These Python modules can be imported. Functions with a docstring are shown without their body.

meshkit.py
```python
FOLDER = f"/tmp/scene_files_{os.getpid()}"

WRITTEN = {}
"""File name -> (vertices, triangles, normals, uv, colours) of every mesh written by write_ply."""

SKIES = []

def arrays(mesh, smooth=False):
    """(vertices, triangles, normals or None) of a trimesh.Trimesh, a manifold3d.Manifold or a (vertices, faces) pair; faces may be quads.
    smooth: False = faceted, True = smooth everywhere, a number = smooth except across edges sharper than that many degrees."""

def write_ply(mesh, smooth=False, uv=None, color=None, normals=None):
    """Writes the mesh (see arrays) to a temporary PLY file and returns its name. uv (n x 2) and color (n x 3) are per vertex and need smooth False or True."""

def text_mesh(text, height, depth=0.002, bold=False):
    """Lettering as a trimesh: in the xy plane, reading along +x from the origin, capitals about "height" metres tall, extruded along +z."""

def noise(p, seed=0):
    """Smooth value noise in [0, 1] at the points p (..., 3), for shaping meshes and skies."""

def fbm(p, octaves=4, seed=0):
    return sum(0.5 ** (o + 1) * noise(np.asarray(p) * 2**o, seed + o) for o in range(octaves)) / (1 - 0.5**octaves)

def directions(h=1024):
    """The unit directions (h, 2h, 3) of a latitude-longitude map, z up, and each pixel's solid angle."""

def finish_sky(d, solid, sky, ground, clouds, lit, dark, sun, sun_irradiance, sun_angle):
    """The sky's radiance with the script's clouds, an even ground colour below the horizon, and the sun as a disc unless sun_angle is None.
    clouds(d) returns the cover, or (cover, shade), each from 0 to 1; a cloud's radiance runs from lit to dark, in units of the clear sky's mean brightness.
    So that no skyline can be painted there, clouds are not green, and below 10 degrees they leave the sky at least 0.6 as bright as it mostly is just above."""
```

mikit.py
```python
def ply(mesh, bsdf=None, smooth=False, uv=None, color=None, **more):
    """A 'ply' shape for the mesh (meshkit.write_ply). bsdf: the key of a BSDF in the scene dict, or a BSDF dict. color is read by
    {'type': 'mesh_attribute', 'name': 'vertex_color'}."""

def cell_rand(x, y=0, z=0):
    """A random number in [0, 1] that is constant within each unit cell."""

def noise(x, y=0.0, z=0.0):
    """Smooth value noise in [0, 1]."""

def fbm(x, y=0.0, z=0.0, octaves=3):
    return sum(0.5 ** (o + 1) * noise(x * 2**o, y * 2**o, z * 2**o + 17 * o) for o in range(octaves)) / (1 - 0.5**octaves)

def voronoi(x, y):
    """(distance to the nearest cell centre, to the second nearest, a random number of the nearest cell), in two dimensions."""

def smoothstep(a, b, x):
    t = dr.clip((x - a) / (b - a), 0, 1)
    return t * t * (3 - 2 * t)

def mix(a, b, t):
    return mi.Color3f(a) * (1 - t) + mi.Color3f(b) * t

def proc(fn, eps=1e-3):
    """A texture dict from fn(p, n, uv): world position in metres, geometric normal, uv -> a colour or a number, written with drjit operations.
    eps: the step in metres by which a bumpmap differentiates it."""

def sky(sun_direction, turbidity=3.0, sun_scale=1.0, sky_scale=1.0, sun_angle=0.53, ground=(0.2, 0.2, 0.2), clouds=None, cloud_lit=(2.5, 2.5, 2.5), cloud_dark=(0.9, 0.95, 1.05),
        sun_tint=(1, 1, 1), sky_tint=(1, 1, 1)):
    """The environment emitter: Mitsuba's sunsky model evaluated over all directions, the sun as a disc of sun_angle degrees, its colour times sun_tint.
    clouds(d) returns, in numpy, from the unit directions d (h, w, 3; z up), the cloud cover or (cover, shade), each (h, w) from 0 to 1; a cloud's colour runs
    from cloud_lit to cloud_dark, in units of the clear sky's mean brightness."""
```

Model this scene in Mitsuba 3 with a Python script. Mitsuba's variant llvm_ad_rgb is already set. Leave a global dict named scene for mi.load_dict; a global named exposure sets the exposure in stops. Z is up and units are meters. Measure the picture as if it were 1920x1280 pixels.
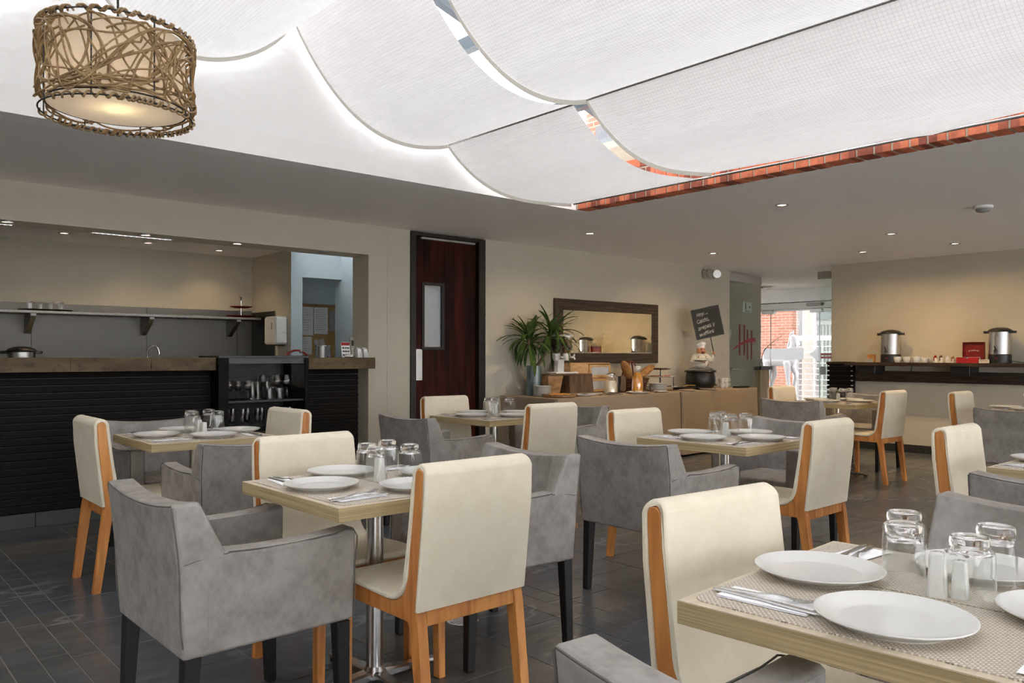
import math, random
import numpy as np
import trimesh
import shapely
from shapely.geometry import Polygon, LineString, Point, box as sbox
import mapbox_earcut
import drjit as dr
import mitsuba as mi
import mikit, meshkit
from mikit import fbm, noise, smoothstep, mix, cell_rand, voronoi

T = mi.ScalarTransform4f
PI = math.pi
scene, labels = {}, {}

# ---------------------------------------------------------------- camera, sky, exposure
CAM_H, YAW, ROLL, F_PX, HORIZON = 1.24, math.radians(48.715), math.radians(0.09), 1506.5, 666.4
fwd = np.array([math.cos(YAW), math.sin(YAW), 0.0]); rgt = np.array([math.sin(YAW), -math.cos(YAW), 0.0])
up_v = np.array([0, 0, 1.0]) * math.cos(ROLL) - rgt * math.sin(ROLL)
scene['camera'] = {'type': 'perspective', 'fov': math.degrees(2 * math.atan(960 / F_PX)), 'fov_axis': 'x', 'near_clip': 0.05, 'far_clip': 300.0,
                   'principal_point_offset_x': 0.0, 'principal_point_offset_y': (640 - HORIZON) / 1280.0,
                   'to_world': T().look_at(origin=[0, 0, CAM_H], target=[float(fwd[0]), float(fwd[1]), CAM_H], up=[float(v) for v in up_v])}
SKY = 34.0
scene['sky'] = mikit.sky([0.3, -0.5, 0.8], turbidity=4.0, sun_scale=0.0, sky_scale=1.0, ground=(0.68, 0.67, 0.65),
                         clouds=lambda d: (np.ones(d.shape[:2]), 0.25 * meshkit.noise(d * 3.0)), cloud_lit=(SKY, SKY, SKY * 1.02), cloud_dark=(SKY * 0.75, SKY * 0.77, SKY * 0.8))
exposure = 0.34

# ---------------------------------------------------------------- helpers
def numbered(name):
    if name not in scene and name not in used:
        used.add(name); return name
    k = 1
    while f'{name}_{k:03d}' in used or f'{name}_{k:03d}' in scene: k += 1
    used.add(f'{name}_{k:03d}'); return f'{name}_{k:03d}'
used = set()

def cat(parts):
    V, F, n = [], [], 0
    for p in parts:
        if isinstance(p, trimesh.Trimesh): v, f = np.asarray(p.vertices), np.asarray(p.faces)
        else:
            v, f = np.asarray(p[0], float), np.asarray(p[1], int)
            if f.shape[1] == 4: f = np.vstack([f[:, [0, 1, 2]], f[:, [0, 2, 3]]])
        V.append(v); F.append(f + n); n += len(v)
    return np.vstack(V), np.vstack(F)

def xf(mesh, loc=(0, 0, 0), rz=0.0, rx=0.0, ry=0.0, s=1.0):
    v, f = cat([mesh])
    v = v * np.asarray(s)
    for ax, a in ((0, rx), (1, ry), (2, rz)):
        if a:
            a = math.radians(a); c, sn = math.cos(a), math.sin(a); i, j = [(1, 2), (2, 0), (0, 1)][ax]
            w = v.copy(); w[:, i] = c * v[:, i] - sn * v[:, j]; w[:, j] = sn * v[:, i] + c * v[:, j]; v = w
    return v + np.asarray(loc), f

def mat4(loc=(0, 0, 0), rz=0.0, s=1.0, rx=0.0, ry=0.0):
    t = T().translate([float(a) for a in loc]).rotate([0, 0, 1], float(rz))
    if ry: t = t.rotate([0, 1, 0], float(ry))
    if rx: t = t.rotate([1, 0, 0], float(rx))
    if s != 1.0: t = t.scale(s)
    return t

_BOXF = np.array([[0, 1, 3], [0, 3, 2], [4, 6, 7], [4, 7, 5], [0, 4, 5], [0, 5, 1], [2, 3, 7], [2, 7, 6], [0, 2, 6], [0, 6, 4], [1, 5, 7], [1, 7, 3]])
def _rb():
    pts = np.array([[sx, sy, sz, k] for sx in (-1, 1) for sy in (-1, 1) for sz in (-1, 1) for k in range(3)], float)
    P = np.array([[p[0] * (0.8 if p[3] != 0 else 1), p[1] * (0.8 if p[3] != 1 else 1), p[2] * (0.8 if p[3] != 2 else 1)] for p in pts])
    h = trimesh.convex.convex_hull(P)
    o = [int(np.argmin(((np.asarray(h.vertices) - p) ** 2).sum(1))) for p in P]
    inv = {b: a for a, b in enumerate(o)}
    return pts, np.array([[inv[i] for i in f] for f in h.faces])
_RBP, _RBF = _rb()
def box(x0, x1, y0, y1, z0, z1, b=0.0):
    c = np.array([(x0 + x1) / 2, (y0 + y1) / 2, (z0 + z1) / 2]); h = np.array([abs(x1 - x0), abs(y1 - y0), abs(z1 - z0)]) / 2
    if b <= 0:
        v = np.array([[x, y, z] for x in (-1, 1) for y in (-1, 1) for z in (-1, 1)], float) * h + c
        return v, _BOXF
    b = min(b, 0.45 * h.min() * 2)
    v = np.array([[p[i] * (h[i] if p[3] == i else h[i] - b) for i in range(3)] for p in _RBP]) + c
    return v, _RBF

def ring_tri(ring):
    return np.asarray(mapbox_earcut.triangulate_float64(np.ascontiguousarray(ring, float), np.array([len(ring)], np.uint32))).reshape(-1, 3)

def poly_ring(p):
    p = shapely.geometry.polygon.orient(p, 1.0)
    return np.asarray(p.exterior.coords)[:-1]

def rpoly(pts, r, q=4):
    """Polygon with rounded corners."""
    p = Polygon(pts) if not isinstance(pts, Polygon) else pts
    return poly_ring(p.buffer(-r).buffer(r, quad_segs=q)) if r > 0 else poly_ring(p)

def loft(ring, stations, axis='x', fn=None):
    """Sweeps a closed 2-D ring along an axis. stations: (position, inset). For axis x the ring is (y, z); for axis z it is (x, y); for axis y it is (x, z)."""
    ring = np.asarray(ring, float); n = len(ring)
    d = np.roll(ring, -1, 0) - np.roll(ring, 1, 0); nrm = np.stack([-d[:, 1], d[:, 0]], 1); nrm /= np.linalg.norm(nrm, axis=1, keepdims=True) + 1e-12
    V = []
    for pos, ins in stations:
        q = ring + nrm * ins
        col = np.full(n, pos)
        v = np.stack([col, q[:, 0], q[:, 1]], 1) if axis == 'x' else np.stack([q[:, 0], q[:, 1], col], 1) if axis == 'z' else np.stack([q[:, 0], col, q[:, 1]], 1)
        V.append(v)
    V = np.vstack(V); F = []
    i = np.arange(n); j = (i + 1) % n
    for s in range(len(stations) - 1):
        a, b = s * n, (s + 1) * n
        F.append(np.stack([a + i, a + j, b + j], 1)); F.append(np.stack([a + i, b + j, b + i], 1))
    tri = ring_tri(ring)
    F.append(tri[:, ::-1]); F.append(tri + (len(stations) - 1) * n)
    F = np.vstack(F)
    if axis == 'y': F = F[:, ::-1]
    if fn is not None: V = fn(V)
    return V, F

def prism(ring, a, b, axis='x', bevel=0.0):
    st = [(a, 0), (b, 0)] if bevel <= 0 else [(a, bevel), (a + bevel, 0), (b - bevel, 0), (b, bevel)]
    return loft(ring, st, axis)

def lathe(prof, n=32, closed=False):
    """(r, z) profile revolved about z; profile from bottom outer to top."""
    prof = np.asarray(prof, float); m = len(prof); a = np.arange(n) * 2 * PI / n
    V = np.stack([prof[:, None, 0] * np.cos(a), prof[:, None, 0] * np.sin(a), np.broadcast_to(prof[:, None, 1], (m, n))], -1).reshape(-1, 3)
    i = np.arange(n); j = (i + 1) % n; F = []
    for s in range(m if closed else m - 1):
        p, q = s * n, ((s + 1) % m) * n
        F.append(np.stack([p + i, p + j, q + j], 1)); F.append(np.stack([p + i, q + j, q + i], 1))
    F = np.vstack(F)
    t = V[F]; ar = np.linalg.norm(np.cross(t[:, 1] - t[:, 0], t[:, 2] - t[:, 0]), axis=1)
    return V, F[ar > 1e-12]

def tube(pts, r, n=8, caps=True, closed=False):
    p = np.asarray(pts, float); m = len(p)
    r = np.broadcast_to(np.asarray(r, float), (m,))
    t = (np.roll(p, -1, 0) - np.roll(p, 1, 0)) if closed else np.gradient(p, axis=0)
    t /= np.linalg.norm(t, axis=1, keepdims=True) + 1e-12
    a = np.zeros_like(p); ref = np.array([0, 0, 1.0]) if abs(t[0, 2]) < 0.9 else np.array([1.0, 0, 0])
    prev = np.cross(t[0], ref); prev /= np.linalg.norm(prev)
    for k in range(m):
        v = prev - t[k] * (prev @ t[k]); v /= np.linalg.norm(v) + 1e-12; a[k] = v; prev = v
    b = np.cross(t, a); ang = np.arange(n) * 2 * PI / n
    V = (p[:, None] + r[:, None, None] * (np.cos(ang)[None, :, None] * a[:, None] + np.sin(ang)[None, :, None] * b[:, None])).reshape(-1, 3)
    i = np.arange(n); j = (i + 1) % n; F = []
    for s in range(m if closed else m - 1):
        q0, q1 = s * n, ((s + 1) % m) * n
        F.append(np.stack([q0 + i, q0 + j, q1 + j], 1)); F.append(np.stack([q0 + i, q1 + j, q1 + i], 1))
    if caps and not closed:
        c0, c1 = len(V), len(V) + 1; V = np.vstack([V, p[0], p[-1]])
        F.append(np.stack([np.full(n, c0), j, i], 1)); F.append(np.stack([np.full(n, c1), (m - 1) * n + i, (m - 1) * n + j], 1))
    return V, np.vstack(F)

def cyl(p0, p1, r0, r1=None, n=20):
    return tube([p0, p1], [r0, r0 if r1 is None else r1], n)

def ball(c, r, sub=2):
    m = trimesh.creation.icosphere(subdivisions=sub); return np.asarray(m.vertices) * np.asarray(r) + np.asarray(c), np.asarray(m.faces)

def spline(ctrl, n=40, closed=False):
    from scipy.interpolate import CubicSpline
    c = np.asarray(ctrl, float)
    if closed: c = np.vstack([c, c[:1]])
    s = np.r_[0, np.cumsum(np.linalg.norm(np.diff(c, axis=0), axis=1))]
    cs = CubicSpline(s, c, bc_type='periodic' if closed else 'not-a-knot' if len(c) > 3 else 'natural')
    return cs(np.linspace(0, s[-1], n, endpoint=not closed))

def text(t, h, d=0.002, bold=False, center=True):
    m = meshkit.text_mesh(t, h, d, bold); v = np.asarray(m.vertices).copy()
    if center: v[:, 0] -= (v[:, 0].min() + v[:, 0].max()) / 2
    return v, np.asarray(m.faces)

# --- scene entries
def add(name, mesh, m, parent=None, smooth=35, tf=None, label=None, kind=None, **more):
    key = numbered(f'{parent}__{name}' if parent else name)
    scene[key] = mikit.ply(cat([mesh]) if not isinstance(mesh, dict) else mesh, m, smooth=smooth, **more)
    if tf is not None: scene[key]['to_world'] = tf
    d = {}
    if label: d['label'] = label
    if kind: d['kind'] = kind
    if d: labels[key] = d
    return key
def share(name, dct, parent=None, tf=None, label=None):
    key = numbered(f'{parent}__{name}' if parent else name)
    scene[key] = dict(dct)
    if tf is not None: scene[key]['to_world'] = tf
    if label: labels[key] = {'label': label}
    return key
def thing(name, label, category, group=None):
    key = numbered(name); labels[key] = {'label': label, 'category': category}
    if group: labels[key]['group'] = group
    return key
def tag(key, label, category, group=None):
    labels[key] = {**labels.get(key, {}), 'label': label, 'category': category}
    if group: labels[key]['group'] = group
    return key
def struct(name, mesh, m, smooth=False, label=None, **more):
    return add(name, mesh, m, smooth=smooth, kind='structure', label=label, **more)
class Proto:
    """Parts built once; put() adds one entry per part under a new thing's key, each with the same mesh and another to_world."""
    def __init__(self): self.parts = []
    def part(self, path, mesh, m, smooth=35, label=None, **more):
        names = [p[0] for p in self.parts]; base, k = path, 1
        while path in names: path = f'{base}_{k:03d}'; k += 1
        self.parts.append((path, mikit.ply(cat([mesh]), m, smooth=smooth, **more), label)); return path
    def put(self, name, label, category, tf, group=None, skip=()):
        t = thing(name, label, category, group)
        for path, d, lb in self.parts:
            if path in skip: continue
            k = f'{t}__{path}' if path else t
            scene[k] = {**d, 'to_world': tf}
            if lb: labels[k] = {'label': lb}
        return t

# ---------------------------------------------------------------- materials
def P(color, rough=0.6, metal=0.0, spec=0.5, **kw):
    c = color if isinstance(color, dict) else {'type': 'rgb', 'value': list(map(float, color))}
    return {'type': 'principled', 'base_color': c, 'roughness': rough, 'metallic': metal, 'specular': spec, **kw}
def two(b): return {'type': 'twosided', 'bsdf': b}
def M(name, bsdf): scene[name] = bsdf; return name
def bump(b, fn, scale, eps=1e-3): return {'type': 'bumpmap', 'arbitrary': mikit.proc(fn, eps), 'scale': scale, 'bsdf': b}
rgb = lambda *c: {'type': 'rgb', 'value': list(c)}

def plaster(c, amt):
    def fn(p, n, uv):
        a = fbm(p.x * 1.7, p.y * 1.7, p.z * 1.7, 3); b = fbm(p.x * 14, p.y * 14, p.z * 14, 2)
        return mi.Color3f(c) * (1 - amt + amt * 2 * (0.65 * a + 0.35 * b))
    return mikit.proc(fn)
M('m_wall', two(P(plaster((0.53, 0.495, 0.41), 0.03), 0.75, spec=0.3)))
M('m_wall_white', two(bump(P((0.84, 0.84, 0.835), 0.8, spec=0.3), lambda p, n, uv: fbm(p.x * 22, p.y * 22, p.z * 30, 3), 0.004, 2e-3)))
M('m_ceiling', two(P(plaster((0.82, 0.80, 0.77), 0.02), 0.6, spec=0.3)))
M('m_white', two(P((0.82, 0.82, 0.81), 0.45)))
M('m_blue_wall', two(P((0.46, 0.54, 0.575), 0.5)))
M('m_grout', two(P((0.13, 0.125, 0.118), 0.8)))
def slate(p, n, uv):
    cx, cy = dr.floor(p.x / 0.4350 - 0.15), dr.floor(p.y / 0.437)
    r = cell_rand(cx, cy, 3.0)
    warm = mix((0.066, 0.075, 0.084), (0.092, 0.087, 0.078), smoothstep(0.55, 1.0, r))
    s = fbm(p.x * 5, p.y * 16, 0.0, 4); t = fbm(p.x * 1.3 + 9, p.y * 1.3, 0.0, 2)
    vein = smoothstep(0.03, 0.0, dr.abs(fbm(p.x * 1.6 + 3, p.y * 4.2, 5.0, 4) - 0.5)) * smoothstep(0.5, 0.7, noise(p.x * 2.3, p.y * 2.3, 8.0))
    return warm * (0.62 + 0.5 * s + 0.3 * t) + mi.Color3f(0.07, 0.07, 0.068) * vein
M('m_slate', two(bump(P(mikit.proc(slate), 0.25, spec=0.5), lambda p, n, uv: fbm(p.x * 9, p.y * 34, 0.0, 4), 0.0035, 2e-3)))
M('m_slate_base', two(P((0.055, 0.062, 0.06), 0.35)))

def wood_fn(dark, light, fx, fy, fz, k=1.0):
    def fn(p, n, uv):
        a = fbm(p.x * fx, p.y * fy, p.z * fz, 4); b = noise(p.x * fx * 5, p.y * fy * 5, p.z * fz * 1.5)
        return mix(dark, light, smoothstep(0.25, 0.75, a * 0.75 + 0.25 * b) * k)
    return mikit.proc(fn)
M('m_orange_wood', two(P(wood_fn((0.40, 0.135, 0.030), (0.66, 0.285, 0.075), 16, 16, 3), 0.42, clearcoat=0.25, clearcoat_gloss=0.7)))
M('m_black_leg', two(P((0.012, 0.011, 0.011), 0.35)))
M('m_dark_slat', two(P(wood_fn((0.0025, 0.002, 0.0018), (0.007, 0.0055, 0.0045), 2.5, 30, 60), 0.5, spec=0.12)))
M('m_dark_wood', two(P(wood_fn((0.018, 0.011, 0.008), (0.046, 0.028, 0.019), 30, 4, 50), 0.4)))
M('m_mirror_frame', two(P(wood_fn((0.026, 0.016, 0.011), (0.062, 0.040, 0.027), 4, 30, 60), 0.45)))
M('m_red_door', two(P(wood_fn((0.010, 0.0016, 0.0012), (0.055, 0.006, 0.0035), 9, 9, 1.2), 0.4, spec=0.15)))
M('m_door_frame', two(P((0.012, 0.008, 0.007), 0.4)))
M('m_light_wood', two(P(wood_fn((0.45, 0.26, 0.11), (0.62, 0.40, 0.20), 6, 20, 30), 0.5)))
M('m_mid_wood', two(P(wood_fn((0.17, 0.085, 0.035), (0.36, 0.20, 0.09), 8, 30, 24), 0.45)))
M('m_walnut', two(P(wood_fn((0.06, 0.033, 0.018), (0.15, 0.085, 0.045), 30, 8, 4), 0.45)))
M('m_desk_wood', two(P(wood_fn((0.40, 0.29, 0.15), (0.56, 0.43, 0.25), 20, 20, 2), 0.5)))
def leather_fn(a, b):
    def fn(p, n, uv):
        x = fbm(p.x * 17, p.y * 17, p.z * 13, 4); y = fbm(p.x * 70 + 5, p.y * 70, p.z * 40, 3)
        return mix(a, b, smoothstep(0.22, 0.80, x * 0.66 + y * 0.34))
    return mikit.proc(fn)
lbump = lambda p, n, uv: fbm(p.x * 55, p.y * 55, p.z * 55, 3)
M('m_grey_leather', two(bump(P(leather_fn((0.215, 0.198, 0.182), (0.325, 0.305, 0.285)), 0.36, spec=0.55), lbump, 0.0012, 1.5e-3)))
M('m_piping', two(P((0.105, 0.098, 0.092), 0.45)))
M('m_cream', two(bump(P(leather_fn((0.70, 0.635, 0.495), (0.755, 0.695, 0.56)), 0.5, spec=0.35), lbump, 0.0006, 1.5e-3)))
def table_fn(p, n, uv):
    s = fbm(p.x * 3 + 7, p.y * 3, p.z * 330, 3); t = noise(p.x * 2.2, p.y * 2.2, p.z * 120)
    return mix((0.31, 0.235, 0.12), (0.52, 0.41, 0.23), smoothstep(0.2, 0.8, s * 0.7 + t * 0.3))
M('m_table_edge', two(P(mikit.proc(table_fn), 0.5)))
def tabletop_fn(p, n, uv):
    s = fbm(p.x * 3, p.y * 90, 0.0, 3)
    return mix((0.50, 0.425, 0.31), (0.60, 0.52, 0.40), s)
M('m_table_top', two(P(mikit.proc(tabletop_fn), 0.5)))
def weave(p):
    u, v = p.x / 0.0058, p.y / 0.0058
    par = dr.select((dr.floor(u) + dr.floor(v)) - 2 * dr.floor((dr.floor(u) + dr.floor(v)) * 0.5) < 0.5, 1.0, 0.0)
    fu, fv = u - dr.floor(u), v - dr.floor(v)
    a = dr.sin(PI * fu); b = dr.sin(PI * fv)
    return par, a, b
def mat_fn(p, n, uv):
    par, a, b = weave(p)
    h = dr.select(par > 0.5, a, b); gap = smoothstep(0.05, 0.55, h * dr.minimum(1.0, 2.2 * dr.maximum(a, b)))
    c = mix((0.62, 0.56, 0.47), (0.36, 0.30, 0.24), par * 0.75)
    return c * (0.4 + 0.6 * gap)
M('m_placemat', two(P(mikit.proc(mat_fn), 0.6)))
M('m_porcelain', two({'type': 'roughplastic', 'diffuse_reflectance': rgb(0.88, 0.88, 0.865), 'alpha': 0.06, 'nonlinear': True}))
M('m_steel', two({'type': 'roughconductor', 'material': 'none', 'specular_reflectance': rgb(0.62, 0.62, 0.61), 'alpha': 0.16}))
M('m_chrome', two({'type': 'roughconductor', 'material': 'none', 'specular_reflectance': rgb(0.78, 0.78, 0.78), 'alpha': 0.07}))
M('m_brushed', two({'type': 'roughconductor', 'material': 'none', 'specular_reflectance': rgb(0.20, 0.195, 0.185), 'alpha': 0.30}))
M('m_alu', two(P((0.42, 0.42, 0.41), 0.4, metal=0.6)))
M('m_mirror', two({'type': 'conductor', 'material': 'none', 'specular_reflectance': rgb(0.90, 0.86, 0.74)}))
M('m_glass', {'type': 'dielectric', 'int_ior': 1.5, 'ext_ior': 1.0})
M('m_pane', {'type': 'thindielectric', 'int_ior': 1.5})
M('m_green_pane', {'type': 'thindielectric', 'int_ior': 1.5, 'specular_transmittance': rgb(0.80, 0.90, 0.84)})
M('m_paper', two(P((0.84, 0.84, 0.86), 0.8)))
M('m_black', two(P((0.012, 0.012, 0.012), 0.35)))
M('m_black_matte', two(P((0.02, 0.02, 0.02), 0.7)))
M('m_red', two(P((0.33, 0.012, 0.014), 0.4)))
M('m_red_dark', two(P((0.15, 0.007, 0.008), 0.45)))
M('m_grey_plastic', two(P((0.30, 0.30, 0.29), 0.5)))
M('m_cork', two(P(plaster((0.42, 0.25, 0.10), 0.25), 0.8)))
def stone_fn(p, n, uv):
    a = fbm(p.x * 4, p.y * 4, p.z * 9, 4); b = fbm(p.x * 30, p.y * 30, p.z * 30, 3)
    c = mix((0.080, 0.050, 0.021), (0.133, 0.090, 0.042), smoothstep(0.3, 0.7, a))
    return c * (1 - 0.35 * smoothstep(0.58, 0.75, b))
M('m_stone', two(P(mikit.proc(stone_fn), 0.45, spec=0.25)))
def brick_c(p, n, uv):
    r = cell_rand(dr.floor(p.y / 0.107 + 0.21), dr.floor(p.z / 0.25), 2.0)
    a = fbm(p.x * 25, p.y * 25, p.z * 25, 3)
    return mix((0.22, 0.055, 0.032), (0.52, 0.145, 0.07), smoothstep(0.15, 0.75, r)) * (0.65 + 0.6 * a)
M('m_brick', two(P(mikit.proc(brick_c), 0.85)))
M('m_mortar', two(P((0.42, 0.36, 0.28), 0.9)))
def brickwork(p, n, uv):
    u = p.y + p.x
    row = dr.floor(p.z / 0.075); off = row - 2 * dr.floor(row * 0.5)
    cu = u / 0.25 + off * 0.5
    fu, fz = cu - dr.floor(cu), p.z / 0.075 - row
    m = smoothstep(0.03, 0.05, fu) * smoothstep(0.97, 0.95, fu) * smoothstep(0.10, 0.15, fz) * smoothstep(0.90, 0.85, fz)
    r = cell_rand(dr.floor(cu), row, 1.0)
    return mix((0.36, 0.27, 0.22), mix((0.27, 0.105, 0.065), (0.36, 0.16, 0.11), r), m)
M('m_brickwork', two(P(mikit.proc(brickwork), 0.85)))
def fabric_fn(p, n, uv):
    u, v = uv.x / 0.021, uv.y / 0.021
    fu, fv = u - dr.floor(u), v - dr.floor(v)
    g = dr.maximum(smoothstep(0.80, 0.92, fu), smoothstep(0.80, 0.92, fv))
    w = fbm(uv.x * 60, uv.y * 9, 0.0, 2)
    return mi.Color3f(0.86, 0.855, 0.85) * (0.92 + 0.08 * w - 0.16 * g)
M('m_fabric', {'type': 'principledthin', 'base_color': mikit.proc(fabric_fn), 'roughness': 0.9, 'diff_trans': 0.50, 'spec_trans': 0.0})
M('m_hem', two(P((0.60, 0.575, 0.52), 0.9)))
M('m_cloth', two(P(plaster((0.31, 0.235, 0.16), 0.05), 0.85, sheen=0.2)))
M('m_shade', {'type': 'principledthin', 'base_color': rgb(0.80, 0.72, 0.60), 'roughness': 0.9, 'diff_trans': 0.9, 'spec_trans': 0.0})
def twig_fn(p, n, uv):
    return mix((0.13, 0.075, 0.032), (0.42, 0.28, 0.13), fbm(p.x * 25, p.y * 25, p.z * 25, 3))
M('m_twig', two(P(mikit.proc(twig_fn), 0.6)))
M('m_wire', two(P((0.03, 0.028, 0.026), 0.5)))
def leaf_fn(p, n, uv):
    return mix((0.025, 0.055, 0.016), (0.13, 0.21, 0.06), fbm(p.x * 40, p.y * 40, p.z * 14, 3))
M('m_tumbler', {'type': 'thindielectric', 'int_ior': 1.46, 'specular_transmittance': rgb(0.95, 0.96, 0.955)})
M('m_leaf', {'type': 'principledthin', 'base_color': mikit.proc(leaf_fn), 'roughness': 0.4, 'diff_trans': 0.35})
M('m_stem', two(P((0.13, 0.085, 0.055), 0.8)))
M('m_vase', two(P(wood_fn((0.02, 0.045, 0.055), (0.16, 0.22, 0.22), 30, 30, 3), 0.12, clearcoat=1.0)))
def bread_fn(p, n, uv):
    return mix((0.22, 0.075, 0.018), (0.55, 0.29, 0.09), fbm(p.x * 28, p.y * 28, p.z * 28, 3))
M('m_bread', two(P(mikit.proc(bread_fn), 0.6)))
M('m_wicker', two(P(wood_fn((0.03, 0.012, 0.007), (0.16, 0.06, 0.028), 50, 50, 90), 0.6)))
M('m_skin', two(P((0.60, 0.27, 0.16), 0.45)))
M('m_cream_paint', two(P((0.66, 0.63, 0.54), 0.35)))
M('m_concrete', two(P(plaster((0.26, 0.225, 0.18), 0.1), 0.9)))
M('m_pale', two(P((0.52, 0.51, 0.49), 0.8)))
M('m_house_white', two(P((0.34, 0.34, 0.35), 0.8)))
M('m_statue', two(P((0.36, 0.37, 0.39), 0.35)))
M('m_beige_plastic', two(P((0.40, 0.375, 0.32), 0.5)))
M('m_window_dark', two(P((0.10, 0.125, 0.145), 0.15)))
M('m_frost', {'type': 'principledthin', 'base_color': rgb(0.86, 0.88, 0.90), 'roughness': 0.7, 'diff_trans': 1.1, 'spec_trans': 0.0})
def lamp_mat(c): return {'type': 'area', 'radiance': rgb(*c)}
M('m_cheese', two(P((0.62, 0.30, 0.06), 0.5)))
M('m_milk', two(P((0.76, 0.71, 0.55), 0.4)))
M('m_juice', two(P((0.72, 0.33, 0.02), 0.35)))
M('m_handle_red', two(P((0.16, 0.035, 0.02), 0.5)))
M('m_clear_pane', {'type': 'thindielectric', 'int_ior': 1.09})
M('m_brushed_light', two({'type': 'roughconductor', 'material': 'none', 'specular_reflectance': rgb(0.34, 0.335, 0.32), 'alpha': 0.25}))
M('m_chalk', two(P((0.55, 0.55, 0.54), 0.9)))
def cereal_fn(p, n, uv):
    return mix((0.10, 0.045, 0.015), (0.40, 0.22, 0.09), smoothstep(0.3, 0.7, noise(p.x * 130, p.y * 130, p.z * 130)))
M('m_cereal', two(P(mikit.proc(cereal_fn), 0.8)))
M('m_cereal_dark', two(P((0.035, 0.018, 0.012), 0.8)))
M('m_glass_edge', two(P((0.05, 0.12, 0.10), 0.2)))
M('m_alu_light', two(P((0.50, 0.49, 0.46), 0.45, metal=0.3)))
M('m_frost_thin', {'type': 'thindielectric', 'int_ior': 1.5, 'specular_transmittance': rgb(0.92, 0.94, 0.95)})
M('m_sign', two(P((0.45, 0.53, 0.46), 0.3)))
# ================================================================ THE ROOM
YB, XR, ZC, YL, XB = 6.75, 10.7, 2.5, 4.87, 5.0          # back wall, right wall, ceiling, light-well wall, brick lintel

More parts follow.
